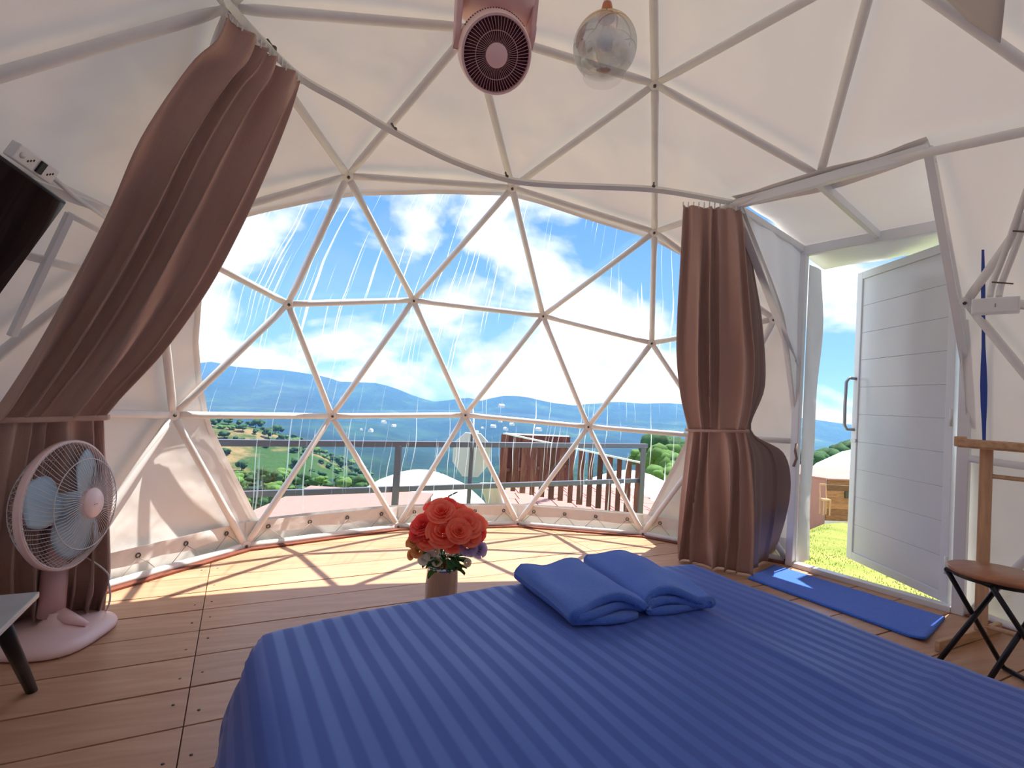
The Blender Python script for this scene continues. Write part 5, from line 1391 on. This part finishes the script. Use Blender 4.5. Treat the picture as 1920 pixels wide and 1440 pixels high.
# ------------------------------------------------------------------ clothes valet
vt0 = depth(on(1790, 1210, 0)); pf = on(1838, 1202, .0)
va = root('clothes_valet', tuple(pf), 'pale wooden clothes valet stand with tray right of the open door', 'valet stand')
xa = Vector((.35, -.94, 0)); xa.normalize(); ya = Vector((-xa.y, xa.x, 0))
MV = Matrix((xa, ya, Vector((0, 0, 1)))).transposed()
fz = on(1757, 1222, 0); f2 = on(1857, 1190, 0)
tv_ = depth(pf); zt = at(1842, 842, tv_).z; W_ = .40
fd = ya   # feet run fore and aft
for k, s in enumerate((0, W_)):
    q = Vector((pf.x, pf.y, 0)) + xa * s
    MB().box(q + Vector((0, 0, .03)) - ya * .02 , (.022, .34, .05), MV).build('foot', M['pinewood'], va, bevel=.004) if s else MB().bar(Vector((fz.x, fz.y, .025)), Vector((f2.x, f2.y, .025)) + (f2 - fz).normalized() * .10, .022, .05).build('foot', M['pinewood2'], va, bevel=.004)
    MB().box(q + Vector((0, 0, (.05 + zt) / 2)), (.050, .022, zt - .05), MV).build('post', M['pinewood'], va, bevel=.004)
for y_, r_ in ((892, .011), (1172, .012)):
    z = at(1842, y_, tv_).z; q = Vector((pf.x, pf.y, z))
    MB().tube([q, q + xa * W_], r_, 12).build('cross_rod', M['pinewood2'], va)
tc_ = Vector((pf.x, pf.y, zt)) + xa * (W_ / 2)
MB().box(tc_ + Vector((0, 0, .008)) - ya * .03, (W_ + .18, .19, .014), MV).build('tray_board', M['pinewood2'], va, bevel=.003)
MB().box(tc_ + Vector((0, 0, .026)) - ya * .125, (W_ + .20, .016, .034), MV).build('tray_lip', M['pinewood2'], va, bevel=.004)
MB().box(tc_ + Vector((0, 0, .026)) + ya * .065, (W_ + .18, .016, .034), MV).build('tray_lip', M['pinewood2'], va, bevel=.004)
for sg in (-1, 1): MB().box(tc_ + Vector((0, 0, .030)) - ya * .03 + xa * sg * (W_ / 2 + .095), (.018, .21, .05), MV).build('tray_end', M['pinewood2'], va, bevel=.005)

# ------------------------------------------------------------------ folding stool
sz = .46; sc_ = on(1872, 1072, sz); SR_ = .165
st = root('folding_stool', (sc_.x, sc_.y, 0), 'round brown-seated folding stool with black crossed legs by the right edge', 'stool')
MB().lathe([(0, -.022), (SR_ - .01, -.022), (SR_, -.016), (SR_ + .001, -.004), (SR_ - .006, .0), (0, .0)], Vector((sc_.x, sc_.y, sz)), n=56).build('seat', M['seatwood'], st)
MB().lathe([(SR_ - .015, -.036), (SR_ - .015, -.022)], Vector((sc_.x, sc_.y, sz)), n=40).lathe([(SR_ - .03, -.034), (SR_ - .014, -.036)], Vector((sc_.x, sc_.y, sz)), n=40).build('seat_ring', M['blackmetal'], st)
dA = (RT * 1 + FW * .0); dA.z = 0; dA.normalize(); dB = Vector((-dA.y, dA.x, 0))
c0 = Vector((sc_.x, sc_.y, 0))
for (sa, w) in ((1, .105), (-1, .085)):
    P_ = []
    for sb in (-1, 1):
        topp = c0 + dA * (-.125 * sa) + dB * (w * sb) + Vector((0, 0, sz - .03)); bot = c0 + dA * (.16 * sa) + dB * (w * 1.25 * sb) + Vector((0, 0, .011))
        MB().tube([topp, bot], .010, 10).build('leg', M['blackmetal'], st); P_.append((topp, bot))
    MB().tube([P_[0][1], P_[1][1]], .010, 10).build('foot_bar', M['blackmetal'], st)
    MB().tube([P_[0][0], P_[1][0]], .009, 10).build('top_bar', M['blackmetal'], st)

# ------------------------------------------------------------------ blue door mat
mc_ = [on(1402, 1086, 0), on(1452, 1062, 0), on(1772, 1161, 0), on(1735, 1207, 0)]
ms0 = RO - .05; 
mb = MB(); nu_, nv2 = 40, 18
for i in range(nu_ + 1):
    for j in range(nv2 + 1):
        f, g = i / nu_, j / nv2; p = (mc_[0].lerp(mc_[3], f)).lerp(mc_[1].lerp(mc_[2], f), g)
        curl = .016 * max(0, (f - .93) / .07) * max(0, 1 - g * 3)
        mb.v.append((p.x, p.y, .008 + .0016 * noise.noise(Vector((f * 9, g * 6, 0))) + curl))
for i in range(nu_):
    for j in range(nv2): a = i * (nv2 + 1) + j; mb.f.append((a, a + 1, a + nv2 + 2, a + nv2 + 1)); mb.sm.append(True)
o = mb.build('door_mat', M['mat'], solid=.011); tag(o, 'long blue pile door mat on the boards inside the open doorway', 'mat')

# ------------------------------------------------------------------ junction box and conduits on the right wall
jr = 2.33; jc = at(1866, 574, sph(1866, 574, jr))
jb = root('junction_box', tuple(jc), 'white junction box clipped to the frame joint right of the door', 'junction box')
jn = (CAM - jc); jn.z = 0; jn.normalize(); jx = Vector((0, 0, 1)).cross(jn).normalized(); MJ = Matrix((jx, jn, Vector((0, 0, 1)))).transposed()
k_ = depth(jc) / FL
MB().box(jc, (66 * k_, .045, 30 * k_), MJ).build('housing', M['white2'], jb, bevel=.004)
MB().box(jc + jn * .0235, (60 * k_, .002, 25 * k_), MJ).build('lid', M['white'], jb, bevel=.001)
MB().box(jc + jn * .0255, (.004, .002, .018), MJ).build('slot', M['rope'], jb)
def wq(x, y, r=2.41): return at(x, y, sph(x, y, r))
cdn = root('conduit_pipes', tuple(wq(1880, 480)), 'pair of grey-white conduit pipes rising from the junction box', 'conduit')
for dx_ in (0, 17):
    q0_ = wq(1856 + dx_, 556, 2.37); pts = crom([q0_, wq(1862 + dx_, 530), wq(1885 + dx_, 470), wq(1910 + dx_, 400), wq(1945 + dx_, 300)], 5); MB().tube(pts, .013, 10).build('pipe', M['white'], cdn)
pts = [wq(1896, 575, 2.36), wq(1930, 578, 2.40), wq(1990, 585)]; MB().tube(pts, .009, 8).build('pipe', M['white'], cdn)
for x, y in ((1866, 528), (1905, 432)):
    a, b = wq(x - 6, y + 1, 2.385), wq(x + 34, y + 4, 2.385); MB().bar(a, b, .006, .004, up=(O0 - a).normalized()).build('clip', M['bolt'], cdn)
